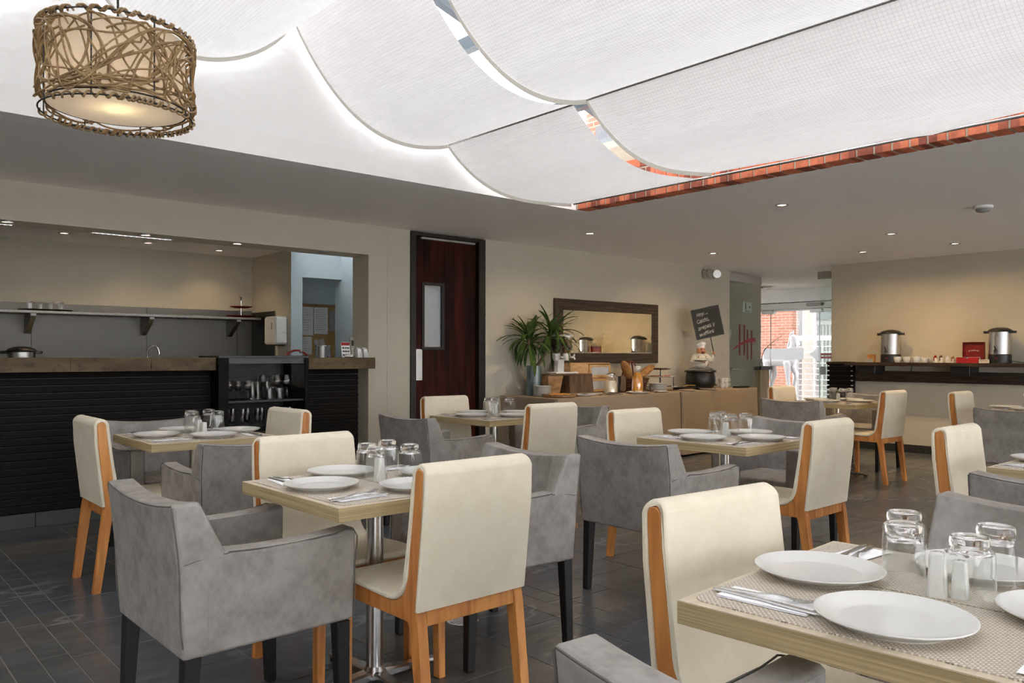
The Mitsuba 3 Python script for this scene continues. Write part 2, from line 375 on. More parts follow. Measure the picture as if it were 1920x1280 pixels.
# ---- floor: grout bed and slate tiles
struct('floor', box(-4.2, 14.4, -5.2, 10.2, -0.12, -0.002), 'm_grout', label='dark slate floor of large tiles and narrow strips with pale joints')
cols, x = [], -4.1
cuts = [-4.1]
seq = [0.437] * 5 + [0.11] * 4
xs_ = [0.49, 0.60, 0.71, 0.82, 0.93]
while xs_[0] > -4.1:
    xs_ = [xs_[0] - 0.437] + xs_
pat = [0.437, 0.437, 0.437, 0.437, 0.12, 0.12, 0.30] + [0.437] * 4 + [0.12, 0.12] + [0.437] * 30
for w in pat:
    if xs_[-1] < 14.0: xs_.append(xs_[-1] + w)
rng = random.Random(11)
tiles = []
for a, b in zip(xs_[:-1], xs_[1:]):
    w = b - a; L = 0.437 if w > 0.25 else 0.49
    y = -5.0 + rng.uniform(0, L) - (0 if w < 0.25 else 0)
    if 0.9 < a < 1.0: y = 3.664 - 20 * 0.437
    while y < 7.6:
        tiles.append((a, b, y, y + L)); y += L
def seen(t):
    c = np.array([(t[0] + t[1]) / 2, (t[2] + t[3]) / 2, 0]); D = c @ fwd
    if D < 0.6: return 0
    px, py = 960 + F_PX * (c @ rgt) / D, HORIZON + F_PX * CAM_H / D
    if not (-150 < px < 2070 and py < 1400): return 0
    return (t[1] - t[0]) * (t[3] - t[2]) / D ** 3
tiles.sort(key=lambda t: -seen(t))
def tile_mesh(t):
    h = rng.uniform(-0.0008, 0.0006); g = 0.0028
    return box(t[0] + g, t[1] - g, t[2] + g, t[3] - g, -0.02, h, 0.0012)
for t in tiles[:290]: add('tile', tile_mesh(t), 'm_slate', 'floor', smooth=False)
add('tile_field', cat([tile_mesh(t) for t in tiles[290:]]), 'm_slate', 'floor', smooth=False, kind='stuff')
# round drain grate set in the floor
dr_ = thing('drain_grate', 'round white floor drain grate behind the front cream chair', 'drain')
add('rim', xf(lathe([(0.062, 0.0005), (0.066, 0.003), (0.072, 0.003), (0.074, 0.0005)], 32), (2.31, 2.98, 0)), 'm_white', dr_)
add('plate', xf(lathe([(0.0, 0.0008), (0.064, 0.0008), (0.064, 0.0003)], 32), (2.31, 2.98, 0)), 'm_black_matte', dr_)
for i in range(9):
    xx = -0.052 + i * 0.013; hw = math.sqrt(0.063 ** 2 - xx ** 2)
    add('bar', box(2.31 + xx - 0.003, 2.31 + xx + 0.003, 2.98 - hw, 2.98 + hw, 0.0008, 0.003), 'm_white', dr_, smooth=False)

# ---- ceiling with the light well cut out
struct('ceiling', cat([box(-4.2, 14.3, YL, YB + 0.3, ZC, ZC + 0.15), box(XB + 0.14, 14.3, -5.2, YL, ZC, ZC + 0.15), box(-4.2, -3.0, -5.2, YL, ZC, ZC + 0.15),
                       box(-3.0, XB + 0.14, -5.2, -4.0, ZC, ZC + 0.15), box(10.0, 14.3, YB + 0.3, 10.2, ZC, ZC + 0.15)]), 'm_ceiling', label='smooth warm white ceiling with round downlights')
struct('ceiling_kitchen', box(-4.2, 4.1, YB + 0.3, 9.5, 2.43, 2.6), 'm_ceiling', label='white ceiling of the kitchen alcove')
# ---- light-well walls
struct('wall_skylight', box(-3.0, XB + 0.14, YL, YL + 0.15, ZC, 4.0), 'm_wall_white', label='rough white plaster wall of the skylight well')
struct('wall_skylight_left', box(-3.15, -3.0, -4.0, YL, ZC, 4.0), 'm_wall_white')
struct('wall_skylight_front', box(-3.0, XB + 0.14, -4.15, -4.0, ZC, 4.0), 'm_wall_white')
# ---- back wall
struct('wall_back', cat([box(-4.2, 4.08, YB, YB + 0.3, 2.212, ZC), box(4.08, 4.56, YB, YB + 0.3, 0, ZC), box(5.52, 10.05, YB, YB + 0.3, 0, ZC),
                         box(10.05, 10.17, YB + 0.0, 7.72, 0, ZC), box(10.05, 12.4, 7.6, 7.75, 0, ZC)]), 'm_wall', label='cream plaster back wall with the kitchen opening')
struct('trim_1', box(4.29, 4.30, YB - 0.003, YB + 0.001, 0, ZC), 'm_wall')
# ---- right wall
struct('wall_right', cat([box(XR, XR + 0.15, -5.2, 5.46, 0, ZC)]), 'm_wall', label='beige wall above the coffee shelf, warm lit')
struct('baseboard_right', box(XR - 0.015, XR, -5.2, 5.46, 0.0, 0.10, 0.003), 'm_black_matte')
# ---- walls behind and to the left of the camera: window walls
def window_wall(name, n0, a0, a1, fixed, axis, WZ0, WZ1, WG):
    """A wall with a row of tall windows, thickness 0.15, from a0 to a1."""
    n = max(2, int(round((a1 - a0) / 2.0))); w = (a1 - a0) / n; parts, frames = [], []
    def bx(a, b, z0, z1, t0, t1): return box(fixed + t0, fixed + t1, a, b, z0, z1) if axis == 'y' else box(a, b, fixed + t0, fixed + t1, z0, z1)
    parts += [bx(a0, a1, 0, WZ0, -0.15, 0), bx(a0, a1, WZ1, ZC, -0.15, 0)]
    for i in range(n + 1): parts.append(bx(max(a0, a0 + i * w - WG), min(a1, a0 + i * w + WG), WZ0, WZ1, -0.15, 0))
    struct(name, cat(parts), 'm_wall')
    for i in range(n):
        a, b = a0 + i * w + WG, a0 + (i + 1) * w - WG; k = f'window_{n0 + i}'
        struct(k, cat([bx(a, a + 0.05, WZ0, WZ1, -0.1, -0.04), bx(b - 0.05, b, WZ0, WZ1, -0.1, -0.04), bx(a + 0.05, b - 0.05, WZ0, WZ0 + .05, -0.1, -0.04), bx(a + 0.05, b - 0.05, WZ1 - .05, WZ1, -0.1, -0.04)]), 'm_black')
        v = np.array([[a + .05, WZ0 + .05], [b - .05, WZ0 + .05], [b - .05, WZ1 - .05], [a + .05, WZ1 - .05]])
        q = np.stack([np.full(4, fixed - 0.07), v[:, 0], v[:, 1]], 1) if axis == 'y' else np.stack([v[:, 0], np.full(4, fixed - 0.07), v[:, 1]], 1)
        add('pane', (q, np.array([[0, 1, 2], [0, 2, 3]])), 'm_pane', k, smooth=False)
    return n0 + n
nw = window_wall('wall_left', 1, -5.0, 6.0, -4.0, 'y', 0.9, 2.1, 0.78)
struct('wall_left_rear', box(-4.2, -4.0, 6.0, 9.6, 0, 2.6), 'm_wall')
nw = window_wall('wall_front', nw, -4.0, 10.7, -5.0, 'x', 0.06, 2.44, 0.08)

# ---- kitchen alcove
struct('wall_kitchen', box(-4.2, 4.24, 9.5, 9.65, 0, 2.6), 'm_wall', label='plain wall at the back of the kitchen alcove')
struct('wall_kitchen_right', box(4.10, 4.24, 8.45, 9.5, 0, 2.6), 'm_wall')
struct('ceiling_corridor', box(4.1, 5.2, 7.42, 8.7, 2.9, 3.0), 'm_white')
struct('wall_corridor', cat([box(4.24, 4.74, 8.45, 8.58, 2.13, 2.9), box(4.74, 4.85, YB + 0.3, 8.6, 0, 2.9), box(4.101, 4.239, 8.443, 8.45, 0, 2.43), box(4.24, 6.5, 9.65, 9.75, 0, 2.9), box(6.4, 6.5, 8.6, 9.65, 0, 2.9),
                             box(4.24, 6.5, 8.6, 9.65, 2.45, 2.55)]), 'm_blue_wall', label='pale blue corridor walls lit by daylight behind the bar')

# ---- door_1: tall dark red door in its dark frame
struct('door_frame_1', cat([box(4.56, 4.625, YB - 0.02, YB + 0.12, 0, 2.49, 0.004), box(5.44, 5.53, YB - 0.02, YB + 0.12, 0, 2.49, 0.004), box(4.625, 5.44, YB - 0.01, YB + 0.12, 2.455, 2.49)]), 'm_door_frame')
wz0, wz1, wx0, wx1 = 1.315, 1.975, 4.745, 4.99
dy = YB + 0.035
struct('door_1', cat([box(4.628, wx0, dy, dy + 0.045, 0.01, 2.44, 0.003), box(wx1, 5.437, dy, dy + 0.045, 0.01, 2.44, 0.003), box(wx0, wx1, dy, dy + 0.045, 0.01, wz0), box(wx0, wx1, dy, dy + 0.045, wz1, 2.44)]), 'm_red_door',
       label='tall dark red wooden door with a narrow vertical window')
add('window_frame', cat([box(wx0 - .02, wx0 + .012, dy - .012, dy + .05, wz0 - .02, wz1 + .02, .003), box(wx1 - .012, wx1 + .02, dy - .012, dy + .05, wz0 - .02, wz1 + .02, .003), box(wx0, wx1, dy - .012, dy + .05, wz0 - .02, wz0 + .012, .003), box(wx0, wx1, dy - .012, dy + .05, wz1 - .012, wz1 + .02, .003)]), 'm_door_frame', 'door_1')
ribs = np.linspace(wx0 + .012, wx1 - .012, 61)
rv = np.array([[xx, dy + 0.02 + 0.002 * (i % 2), z] for i, xx in enumerate(ribs) for z in (wz0 + .012, wz1 - .012)])
add('pane', (rv, np.array([[2 * i, 2 * i + 2, 2 * i + 3, 2 * i + 1] for i in range(60)])), 'm_frost', 'door_1', smooth=False, label='ribbed frosted glass pane')
add('push_plate', box(4.633, 4.735, dy - 0.003, dy, 0.985, 1.305, 0.001), 'm_steel', 'door_1', label='steel push plate')
add('closer_rail', box(4.70, 5.40, YB - 0.005, YB + 0.03, 2.425, 2.45, 0.004), 'm_alu', 'door_1')
# room behind the red door, so that its glass looks into a pale lit corridor
struct('wall_corridor_end', cat([box(4.86, 6.6, 7.9, 8.0, 0, 2.9), box(6.5, 6.6, YB + 0.3, 7.9, 0, 2.9)]), 'm_blue_wall')

# ---- brick lintel along the light well: a course of bricks standing on edge
lin = struct('wall_brick', box(XB + 0.012, XB + 0.13, -4.0, YL, ZC + 0.004, 3.02), 'm_mortar', label='exposed brick edge of the skylight well')
rng = random.Random(5)
yy = YL - 0.03; course = [ZC, ZC + 0.235]
while yy > -0.6:
    w = 0.092 + rng.uniform(-0.004, 0.004); j = rng.uniform(-0.003, 0.003)
    add('brick', box(XB + j, XB + 0.135, yy - w, yy, ZC - 0.002 + rng.uniform(0, 0.003), ZC + 0.235, 0.004), 'm_brick', 'wall_brick', smooth=False)
    yy -= w + 0.015
for r in range(1):
    yy = YL - 0.03 - 0.05
    while yy > 1.0:
        add('brick', box(XB + rng.uniform(-.003, .003), XB + 0.135, yy - 0.225, yy, ZC + 0.25 + r * .09, ZC + 0.32 + r * .09, 0.004), 'm_brick', 'wall_brick', smooth=False)
        yy -= 0.24
struct('trim_3', box(XB + 0.135, XB + 0.16, -4.0, YL, ZC - 0.006, ZC + 0.02, 0.002), 'm_white')

# ================================================================ SKYLIGHT: glass roof on aluminium bars, fabric panels on rods
nodes = [(-2.62, 3.42), (-1.38, 3.42), (-0.14, 3.42), (1.12, 3.42), (2.352, 3.41), (3.593, 2.811), (4.90, 2.535)]
roof_z = lambda x: 3.72 - 0.285 * max(0.0, x - 2.2)
ROOF = [(-3.0, 3.72), (2.2, 3.72), (XB + 0.14, roof_z(XB + 0.14))]
sl = math.degrees(math.atan(0.455))
rk = thing('glass_roof', 'sloping glass roof on grey aluminium bars above the fabric sails', 'skylight')
bars_y = [-4.0, -2.75, -1.5, -0.25, 0.9, 2.1, 3.05, 4.1, YL]
def rafter(y, a, b):
    v, f = box(0, 1, y - 0.03, y + 0.03, -0.05, 0.05); v = v.copy(); t = v[:, 0].copy(); v[:, 0] = a[0] + t * (b[0] - a[0]); v[:, 2] += a[1] + t * (b[1] - a[1]); return v, f
for y in bars_y:
    for a, b in zip(ROOF[:-1], ROOF[1:]): add('rafter', rafter(y, a, b), 'm_window_dark', rk, smooth=False)
px_ = [-3.0, -1.4, -0.2, 1.0, 2.2, 3.4, 4.3, XB + 0.1]
for x in px_: add('purlin', box(x - 0.035, x + 0.035, -4.0, YL, roof_z(x) - 0.06, roof_z(x) + 0.03), 'm_window_dark', rk, smooth=False)
for i in range(len(px_) - 1):
    for j in range(len(bars_y) - 1):
        a, b, c, d = px_[i], px_[i + 1], bars_y[j], bars_y[j + 1]
        add('pane', (np.array([[a, c, roof_z(a) + .045], [b, c, roof_z(b) + .045], [b, d, roof_z(b) + .045], [a, d, roof_z(a) + .045]]), np.array([[0, 1, 2], [0, 2, 3]])), 'm_pane', rk, smooth=False)

strips = [(3.52, 4.815), (1.02, 3.40), (-1.45, 0.97), (-3.9, -1.5)]
def sail(x0, z0, x1, z1, ya, yb, S, k, seed, last=False, pw=0.95):
    nx, ny = 41, 13
    t = np.linspace(0, 1, nx); xs = x0 + (x1 - x0) * t; zs = z0 + (z1 - z0) * t - S * (4 * t * (1 - t)) ** pw * (1 + k * (1 - 2 * t))
    ys = np.linspace(ya, yb, ny if yb - ya < 2 else 31)
    Xg, Yg = np.meshgrid(xs, ys, indexing='ij'); Z = np.repeat(zs[:, None], len(ys), 1)
    w = np.stack([Xg * 0.9, Yg * 1.6, np.full_like(Xg, seed * 3.3)], -1)
    Z = Z + 0.030 * (meshkit.noise(w) - 0.5) * np.sin(PI * np.repeat(t[:, None], len(ys), 1)) ** 0.6
    if last: Z = Z + (np.interp(Yg, [1.0, 1.44, 1.70, 1.9, 2.15, 2.38, 2.94, 3.4], [0.020, 0.014, 0.004, -0.014, 0.008, 0.0, 0.016, 0.022])) * np.repeat(t[:, None], len(ys), 1) ** 2
    s = np.r_[0, np.cumsum(np.hypot(np.diff(xs), np.diff(zs)))]
    V = np.stack([Xg, Yg, Z], -1).reshape(-1, 3); UV = np.stack([np.repeat(s[:, None], len(ys), 1), Yg], -1).reshape(-1, 2)
    n = len(ys); i, j = np.meshgrid(np.arange(nx - 1), np.arange(n - 1), indexing='ij'); a = i * n + j
    F = np.stack([a, a + n, a + n + 1, a + 1], -1).reshape(-1, 4)
    edge = V.reshape(nx, n, 3)
    return V, F, UV, edge
names = {(3, 0): 'far left', (4, 0): 'middle', (5, 0): 'lower', (4, 1): 'upper right', (5, 1): 'right'}
sail_label = {(3, 0): 'white fabric sail panel next to the wicker lamp', (4, 0): 'white fabric sail panel in the middle against the white skylight wall', (5, 0): 'small white fabric sail panel sagging down to the left end of the brick edge',
              (4, 1): 'broad white fabric sail panel at the top centre, right of the narrow gap', (5, 1): 'broad white fabric sail panel along the brick edge at the right'}
for si, (ya, yb) in enumerate(strips):
    for k in range(6):
        if si >= 2 and k < 0: continue
        (x0, z0), (x1, z1) = nodes[k], nodes[k + 1]
        S, kk, pw = (0.40, 0.10, 0.72) if k < 4 else (0.315, 0.25, 0.95) if k == 4 else (0.165, 0.45, 0.95)
        g = 0.001
        V, F, UV, edge = sail(x0 + g, z0, x1 - (g if k < 5 else 0.0), z1, ya, yb, S, kk, si * 7 + k, k == 5 and si == 1, pw)
        lab = sail_label.get((k, si), 'white fabric sail panel overhead, outside the photo')
        s_ = thing('fabric_sail', lab, 'shade sail', 'white fabric sails under the glass roof')
        d = np.array(F); key = numbered(f'{s_}__panel'); scene[key] = mikit.ply((V, d), 'm_fabric', smooth=True, uv=UV)
        for e, sgn in ((edge[:, -1], 0.0),):
            h = 0.026 if si == 0 else 0.028
            top = e + [0, 0, 0.004]; bot = e + [0, 0, -h]; q = np.vstack([top, bot]); n = len(e); i = np.arange(n - 1)
            add('hem', (q, np.stack([i, i + 1, i + 1 + n, i + n], 1)), 'm_hem', s_, smooth=True)
for k, (x, z) in enumerate(nodes):
    tag(add('sail_rod', cyl((x - (0.0 if k < 6 else -0.012), -3.95, z - 0.002), (x - (0.0 if k < 6 else -0.012), 4.80, z - 0.002), 0.009, n=12), 'm_steel'), 'thin steel rod carrying fabric sail edges, ' + ['outside the view at far left', 'left outside the view', 'above the camera', 'above the wicker lamp', 'between the lamp side sail and the middle sail', 'above the lower sail', 'along the brick edge'][k], 'rod', 'sail rods under the glass roof')

# neighbouring building seen through the glass roof
nb = thing('neighbour_building', 'brick building with dark windows seen through the gaps between the sails', 'building')
add('wall', box(9.0, 9.4, -6, 14, 2.75, 11), 'm_brickwork', nb, smooth=False)
for i in range(8):
    for j in range(3):
        y0 = -4.2 + i * 2.2
        add('window', box(8.96, 9.02, y0, y0 + 1.5, 3.6 + j * 2.1, 4.7 + j * 2.1), 'm_window_dark', nb, smooth=False)
        add('sill', box(8.9, 9.02, y0 - 0.2, y0 + 1.7, 3.35 + j * 2.1, 3.58 + j * 2.1), 'm_white', nb, smooth=False)
struct('roof_deck', cat([box(XB + 0.14, 9.0, -5.2, 9.8, 2.66, 2.74), box(-4.2, XB + 0.14, YL + 0.15, 7.05, 2.66, 2.74)]), 'm_concrete')
# ================================================================ LAMPS
# ---- recessed downlights: ring, bulb and the lamp's own light
ring_m = lathe([(0.036, 0.0), (0.040, -0.006), (0.052, -0.008), (0.058, -0.003), (0.058, 0.002)], 28)
bulb_m = lathe([(0.0, -0.001), (0.034, -0.001)], 24)
ring_d = mikit.ply(ring_m, 'm_alu', smooth=40)
def downlight(x, y, z, label, group, power, cut=55, disc=22.0, lit=True, warm=(1.0, 0.72, 0.42)):
    t = thing('downlight', label, 'ceiling light', group)
    scene[f'{t}__ring'] = {**ring_d, 'to_world': mat4((x, y, z))}
    v, f = bulb_m; f = np.array(f)
    a = v[f]; nz = np.cross(a[:, 1] - a[:, 0], a[:, 2] - a[:, 0])[:, 2]
    f[nz > 0] = f[nz > 0][:, ::-1]
    d = mikit.ply((v, f), 'm_white')
    if lit: d['emitter'] = {'type': 'area', 'radiance': rgb(*(disc * c for c in (1.0, 0.80, 0.52)))}
    scene[f'{t}__bulb'] = {**d, 'to_world': mat4((x, y, z))}
    if lit and power > 0:
        scene[f'light_{t}'] = {'type': 'spot', 'intensity': rgb(*(power * c for c in warm)), 'cutoff_angle': float(cut), 'beam_width': float(cut * 0.45),
                               'to_world': T().look_at(origin=[x, y, z - 0.012], target=[x, y, 0.0], up=[1, 0, 0])}
g = 'downlights over the buffet side of the room'
downlight(6.06, 5.69, ZC, 'lit downlight in the ceiling right of the red door', g, 2.2, cut=75)
downlight(8.36, 5.78, ZC, 'lit downlight in the ceiling above the mirror', g, 2.2, cut=75)
downlight(6.11, 3.55, ZC, 'lit downlight nearest the brick edge, largest in the ceiling', g, 2.2, cut=75)
downlight(9.59, 4.50, ZC, 'brightest amber downlight near the right wall corner', g, 3.6, cut=80, disc=45, warm=(1.0, 0.66, 0.33))
downlight(8.39, 3.64, ZC, 'lit downlight in the ceiling between the brick edge and the amber light', g, 3.0, cut=75)
downlight(9.64, 3.48, ZC, 'lit downlight close to the wall above the red tea box', g, 3.6, cut=80, warm=(1.0, 0.66, 0.33))
g = 'downlights in the kitchen ceiling'
for (x, y, z), lb in zip([(1.10, 6.84, 2.212), (1.89, 8.78, 2.43), (2.06, 6.84, 2.212), (2.72, 8.95, 2.43), (3.52, 9.05, 2.43), (2.82, 6.84, 2.212)],
                      ['kitchen downlight cut by the left edge of the photo', 'kitchen downlight left of the long light strip', 'kitchen downlight on the long light strip', 'kitchen downlight just behind the right end of the light strip',
                       'kitchen downlight nearest the back right corner', 'kitchen downlight right of the long light strip, in the opening underside']):
    downlight(x, y, z, lb, g, 0.9, cut=60)
downlight(3.65, 6.84, 2.212, 'unlit downlight in the underside of the kitchen opening', None, 0, lit=False)
for (a, L), lb in (((1.70, 0.60), 'long thin light strip under the kitchen opening'), ((0.55, 0.60), 'thin light strip at the left edge of the photo under the kitchen opening')):
    t = thing('light_strip', lb, 'ceiling light', 'light strips under the kitchen opening'); b = 6.965
    add('channel', box(a - 0.01, a + L + 0.01, b - 0.012, b + 0.012, 2.206, 2.214), 'm_alu', t, smooth=False)
    v = np.array([[a, b - .007, 2.2055], [a + L, b - .007, 2.2055], [a + L, b + .007, 2.2055], [a, b + .007, 2.2055]])
    k = add('diffuser', (v, np.array([[0, 2, 1], [0, 3, 2]])), 'm_white', t, smooth=False); scene[k]['emitter'] = lamp_mat((6.0, 6.0, 6.4))
# smoke detector, emergency light
t = thing('smoke_detector', 'round white smoke detector on the ceiling at the right', 'smoke detector')
add('base', xf(lathe([(0.0, 0), (0.075, 0), (0.075, -0.018), (0.070, -0.022), (0.0, -0.022)], 32), (7.42, 2.46, ZC)), 'm_white', t)
add('head', xf(lathe([(0.055, -0.022), (0.057, -0.034), (0.050, -0.046), (0.030, -0.052), (0.0, -0.053)], 32), (7.42, 2.46, ZC)), 'm_grey_plastic', t)
t = thing('emergency_light', 'twin headed emergency light on the wall beside the glass door', 'emergency light')
add('housing', box(9.48, 9.70, YB - 0.07, YB, 2.33, 2.46, 0.015), 'm_beige_plastic', t)
for x_, r_ in ((9.50, 18), (9.72, -35)):
    add('lamp_head', xf(lathe([(0.0, 0), (0.035, 0.0), (0.065, 0.04), (0.068, 0.055), (0.060, 0.058), (0.0, 0.050)], 24), (x_, YB - 0.07, 2.40), rx=90, rz=r_), 'm_beige_plastic', t)
    add('lens', xf(lathe([(0.0, 0.0605), (0.058, 0.0600), (0.058, 0.056)], 24), (x_, YB - 0.07, 2.40), rx=90, rz=r_), 'm_steel', t)

# ---- pendant lamp: drum shade in a cage of woven twigs
LX, LY, LZ0, LZ1, LR = 0.915, 3.385, 2.175, 2.485, 0.272
t = thing('pendant_lamp', 'round pendant lamp with a cage of woven brown twigs around a cream drum shade', 'lamp')
n = 64; a = np.arange(n) * 2 * PI / n; R0 = LR * 0.90
V = np.vstack([np.stack([R0 * np.cos(a), R0 * np.sin(a), np.full(n, z)], 1) for z in (LZ0 + 0.030, LZ1 - 0.012)]) + [LX, LY, 0]
i = np.arange(n); j = (i + 1) % n
add('drum_shade', (V, np.stack([i, j, j + n, i + n], 1)), 'm_shade', t, smooth=True)
Rd = LR * 0.905
add('diffuser', xf(lathe([(0.0, 0), (Rd * 0.5, 0.0), (Rd, 0.0)], 64), (LX, LY, LZ0 + 0.028)), 'm_shade', t, smooth=True, label='flat cream diffuser disc')
for z, r_ in ((LZ0, LR), (LZ1, LR), (LZ0 + 0.03, Rd + .004)):
    add('wire_ring', tube([[LX + r_ * math.cos(q), LY + r_ * math.sin(q), z] for q in np.arange(72) * 2 * PI / 72], 0.0032, 8, closed=True), 'm_wire', t)
for q in np.arange(8) * PI / 4 + 0.2:
    add('wire_post', cyl((LX + LR * math.cos(q), LY + LR * math.sin(q), LZ0), (LX + LR * math.cos(q), LY + LR * math.sin(q), LZ1), 0.0028, n=6), 'm_wire', t)
add('wire_spider', cat([cyl((LX, LY, LZ1), (LX + LR * math.cos(q), LY + LR * math.sin(q), LZ1), 0.0028, n=6) for q in (0.4, 0.4 + 2 * PI / 3, 0.4 + 4 * PI / 3)]), 'm_wire', t)
rng = np.random.default_rng(4)
def twig(k):
    q0 = rng.uniform(0, 2 * PI); span = rng.uniform(1.3, 3.0) * rng.choice([-1, 1]); m = 80
    s = np.linspace(0, 1, m); ph = rng.uniform(0, 2 * PI); c1, c2 = rng.uniform(1.2, 2.6), rng.uniform(3.0, 6.5)
    h = 0.5 + 0.46 * np.sin(ph + c1 * abs(span) * s * 1.3) + 0.16 * np.sin(ph * 3 + c2 * s * abs(span))
    h = 0.5 + 0.53 * np.tanh((h - 0.5) * 2.0)
    rad = LR + 0.003 + 0.006 * np.sin(s * rng.uniform(20, 40) + ph) + rng.uniform(-0.004, 0.005)
    q = q0 + span * s + 0.20 * np.sin(c2 * s * 2.2 + ph)
    p = np.stack([LX + rad * np.cos(q), LY + rad * np.sin(q), LZ0 + h * (LZ1 - LZ0)], 1)
    return tube(p, rng.uniform(0.0028, 0.0044), 6)
for k in range(54): add('twig', twig(k), 'm_twig', t, smooth=60)
def wrap(z, k):
    q0 = rng.uniform(0, 2 * PI); span = rng.uniform(0.7, 1.6); s = np.linspace(0, 1, 70); f = rng.uniform(40, 60)
    q = q0 + span * s
    p = np.stack([LX + (LR + 0.009 * np.cos(f * s)) * np.cos(q), LY + (LR + 0.009 * np.cos(f * s)) * np.sin(q), z + 0.010 * np.sin(f * s)], 1)
    return tube(p, 0.0040, 6)
for k in range(16): add('twig', wrap(LZ0 if k % 2 else LZ1, k), 'm_twig', t, smooth=60)
add('cord', cyl((LX, LY, LZ1 - 0.01), (LX, LY, roof_z(LX) - 0.02), 0.0045, n=8), 'm_black', t)
add('bulb', ball((LX, LY, 2.30), (0.03, 0.03, 0.04), 2), 'm_white', t, smooth=True); scene[f'{t}__bulb']['emitter'] = lamp_mat((40, 30, 17))
add('lamp_holder', cat([cyl((LX, LY, 2.335), (LX, LY, 2.42), 0.018, n=12), cyl((LX, LY, 2.42), (LX, LY, LZ1), 0.004, n=6)]), 'm_black', t)
# ================================================================ CHAIRS AND TABLES
# ---- cream chair on an orange wooden frame (faces +y; origin on the floor under the seat back)
cream = Proto()
def arc(c, r, a0, a1, n):
    q = np.radians(np.linspace(a0, a1, n)); return [(c[0] + r * math.cos(x), c[1] + r * math.sin(x)) for x in q]
back_line = [(0.112, 0.462)] + arc((0.105, 0.567), 0.105, -90, -172, 9) + [(-0.012, 0.66), (-0.030, 0.80)] + arc((-0.0655, 0.868), 0.0295, 12, 176, 11) + [(-0.090, 0.76), (-0.072, 0.60), (-0.055, 0.447)]
seat_line = [(0.435, 0.452), (0.437, 0.460), (0.430, 0.466), (0.30, 0.467), (0.112, 0.462)]
def shell(line): return poly_ring(LineString(line).buffer(0.0085, cap_style='flat', join_style='round', quad_segs=3).simplify(0.0006))
W2 = 0.226
pf = lambda ring: loft(ring, [(-W2, 0.0055), (-W2 + 0.0022, 0.0018), (-W2 + 0.007, 0), (-0.08, 0), (0.08, 0), (W2 - 0.007, 0), (W2 - 0.0022, 0.0018), (W2, 0.0055)])
def rnd_corner(V):   # the back's top corners are rounded in front view
    V = V.copy(); k = np.clip((V[:, 2] - 0.84) / 0.062, 0, 1); V[:, 0] *= 1 - 0.055 * k ** 2.2; return V
v, f = pf(shell(back_line)); cream.part('backrest', (rnd_corner(v), f), 'm_cream', 40)
cream.part('seat', pf(shell(seat_line)), 'm_cream', 40)
post = Polygon([(-0.004, 0.60), (-0.020, 0.66), (-0.039, 0.80)] + arc((-0.0655, 0.868), 0.0205, 10, 178, 9) + [(-0.0805, 0.76), (-0.063, 0.60), (-0.047, 0.46), (-0.060, 0.40), (-0.105, 0.0), (-0.068, 0.0), (-0.012, 0.385), (0.0, 0.42)] + [(0.012, 0.50)])
rail_side = Polygon([(-0.02, 0.403), (0.428, 0.403), (0.428, 0.4565), (0.112, 0.4525)] + arc((0.105, 0.567), 0.1145, -93, -170, 8) + [(-0.03, 0.60)])
for s in (-1, 1):
    a, b = sorted((s * 0.184, s * 0.221))
    cream.part('rear_leg', prism(poly_ring(post), a, b, 'x', 0.002), 'm_orange_wood', 25)
    a, b = sorted((s * 0.188, s * 0.217))
    cream.part('side_rail', prism(poly_ring(rail_side.difference(post)) if rail_side.difference(post).geom_type == 'Polygon' else poly_ring(max(rail_side.difference(post).geoms, key=lambda g: g.area)), a, b, 'x', 0.0015), 'm_orange_wood', 25)
    a, b = sorted((s * 0.184, s * 0.221))
    v, f = box(a, b, 0.385, 0.425, 0, 0.43, 0.003); v = v.copy(); tt = np.clip(1 - v[:, 2] / 0.40, 0, 1); v[:, 1] += -0.004 * tt; v[:, 0] = np.where(np.abs(v[:, 0]) < 0.2, v[:, 0] + s * 0.007 * tt, v[:, 0])
    cream.part('front_leg', (v, f), 'm_orange_wood', 25)
cream.part('rear_rail', box(-0.184, 0.184, -0.052, -0.024, 0.393, 0.446, 0.002), 'm_orange_wood', 25)
cream.part('front_rail', box(-0.184, 0.184, 0.398, 0.424, 0.405, 0.455, 0.002), 'm_orange_wood', 25)

# ---- grey leather armchair on black legs (faces +y; origin on the floor under the back's rear face)
arm = Proto()
def sub(st, a, b, n): return st
bp = rpoly([(-0.034, 0.812), (0.050, 0.812), (0.136, 0.640), (0.120, 0.362), (0.004, 0.362), (-0.012, 0.60)], 0.012, 4)
bp = poly_ring(Polygon(bp).simplify(0.0005).segmentize(0.05))
sx = np.linspace(-0.285, 0.285, 13)
st = [(-0.306, 0.014), (-0.302, 0.005), (-0.293, 0.0)] + [(x, 0) for x in sx[1:-1]] + [(0.293, 0.0), (0.302, 0.005), (0.306, 0.014)]
def back_shape(V):
    V = V.copy(); x = V[:, 0] / 0.30; k = np.clip((V[:, 2] - 0.5) / 0.31, 0, 1)
    V[:, 2] += k * (0.022 * np.abs(x) ** 2.2 - 0.016)
    inner = np.clip((V[:, 1] - 0.02) / 0.05, 0, 1) * np.clip((0.235 - np.abs(V[:, 0])) / 0.03, 0, 1)      # recline of the inner face between the arms
    tz = np.clip((0.80 - V[:, 2]) / 0.40, 0, 1)
    target = 0.050 + 0.055 * tz
    V[:, 1] = np.where(inner > 0, V[:, 1] * (1 - inner) + inner * np.minimum(V[:, 1], target), V[:, 1])
    V[:, 1] -= 0.010 * (1 - x ** 2) * k * 0.6
    V[:, 0] *= 1 - 0.022 * np.clip((0.62 - V[:, 2]) / 0.26, 0, 1)
    return V
arm.part('backrest', loft(bp, st, 'x', back_shape), 'm_grey_leather', 42)
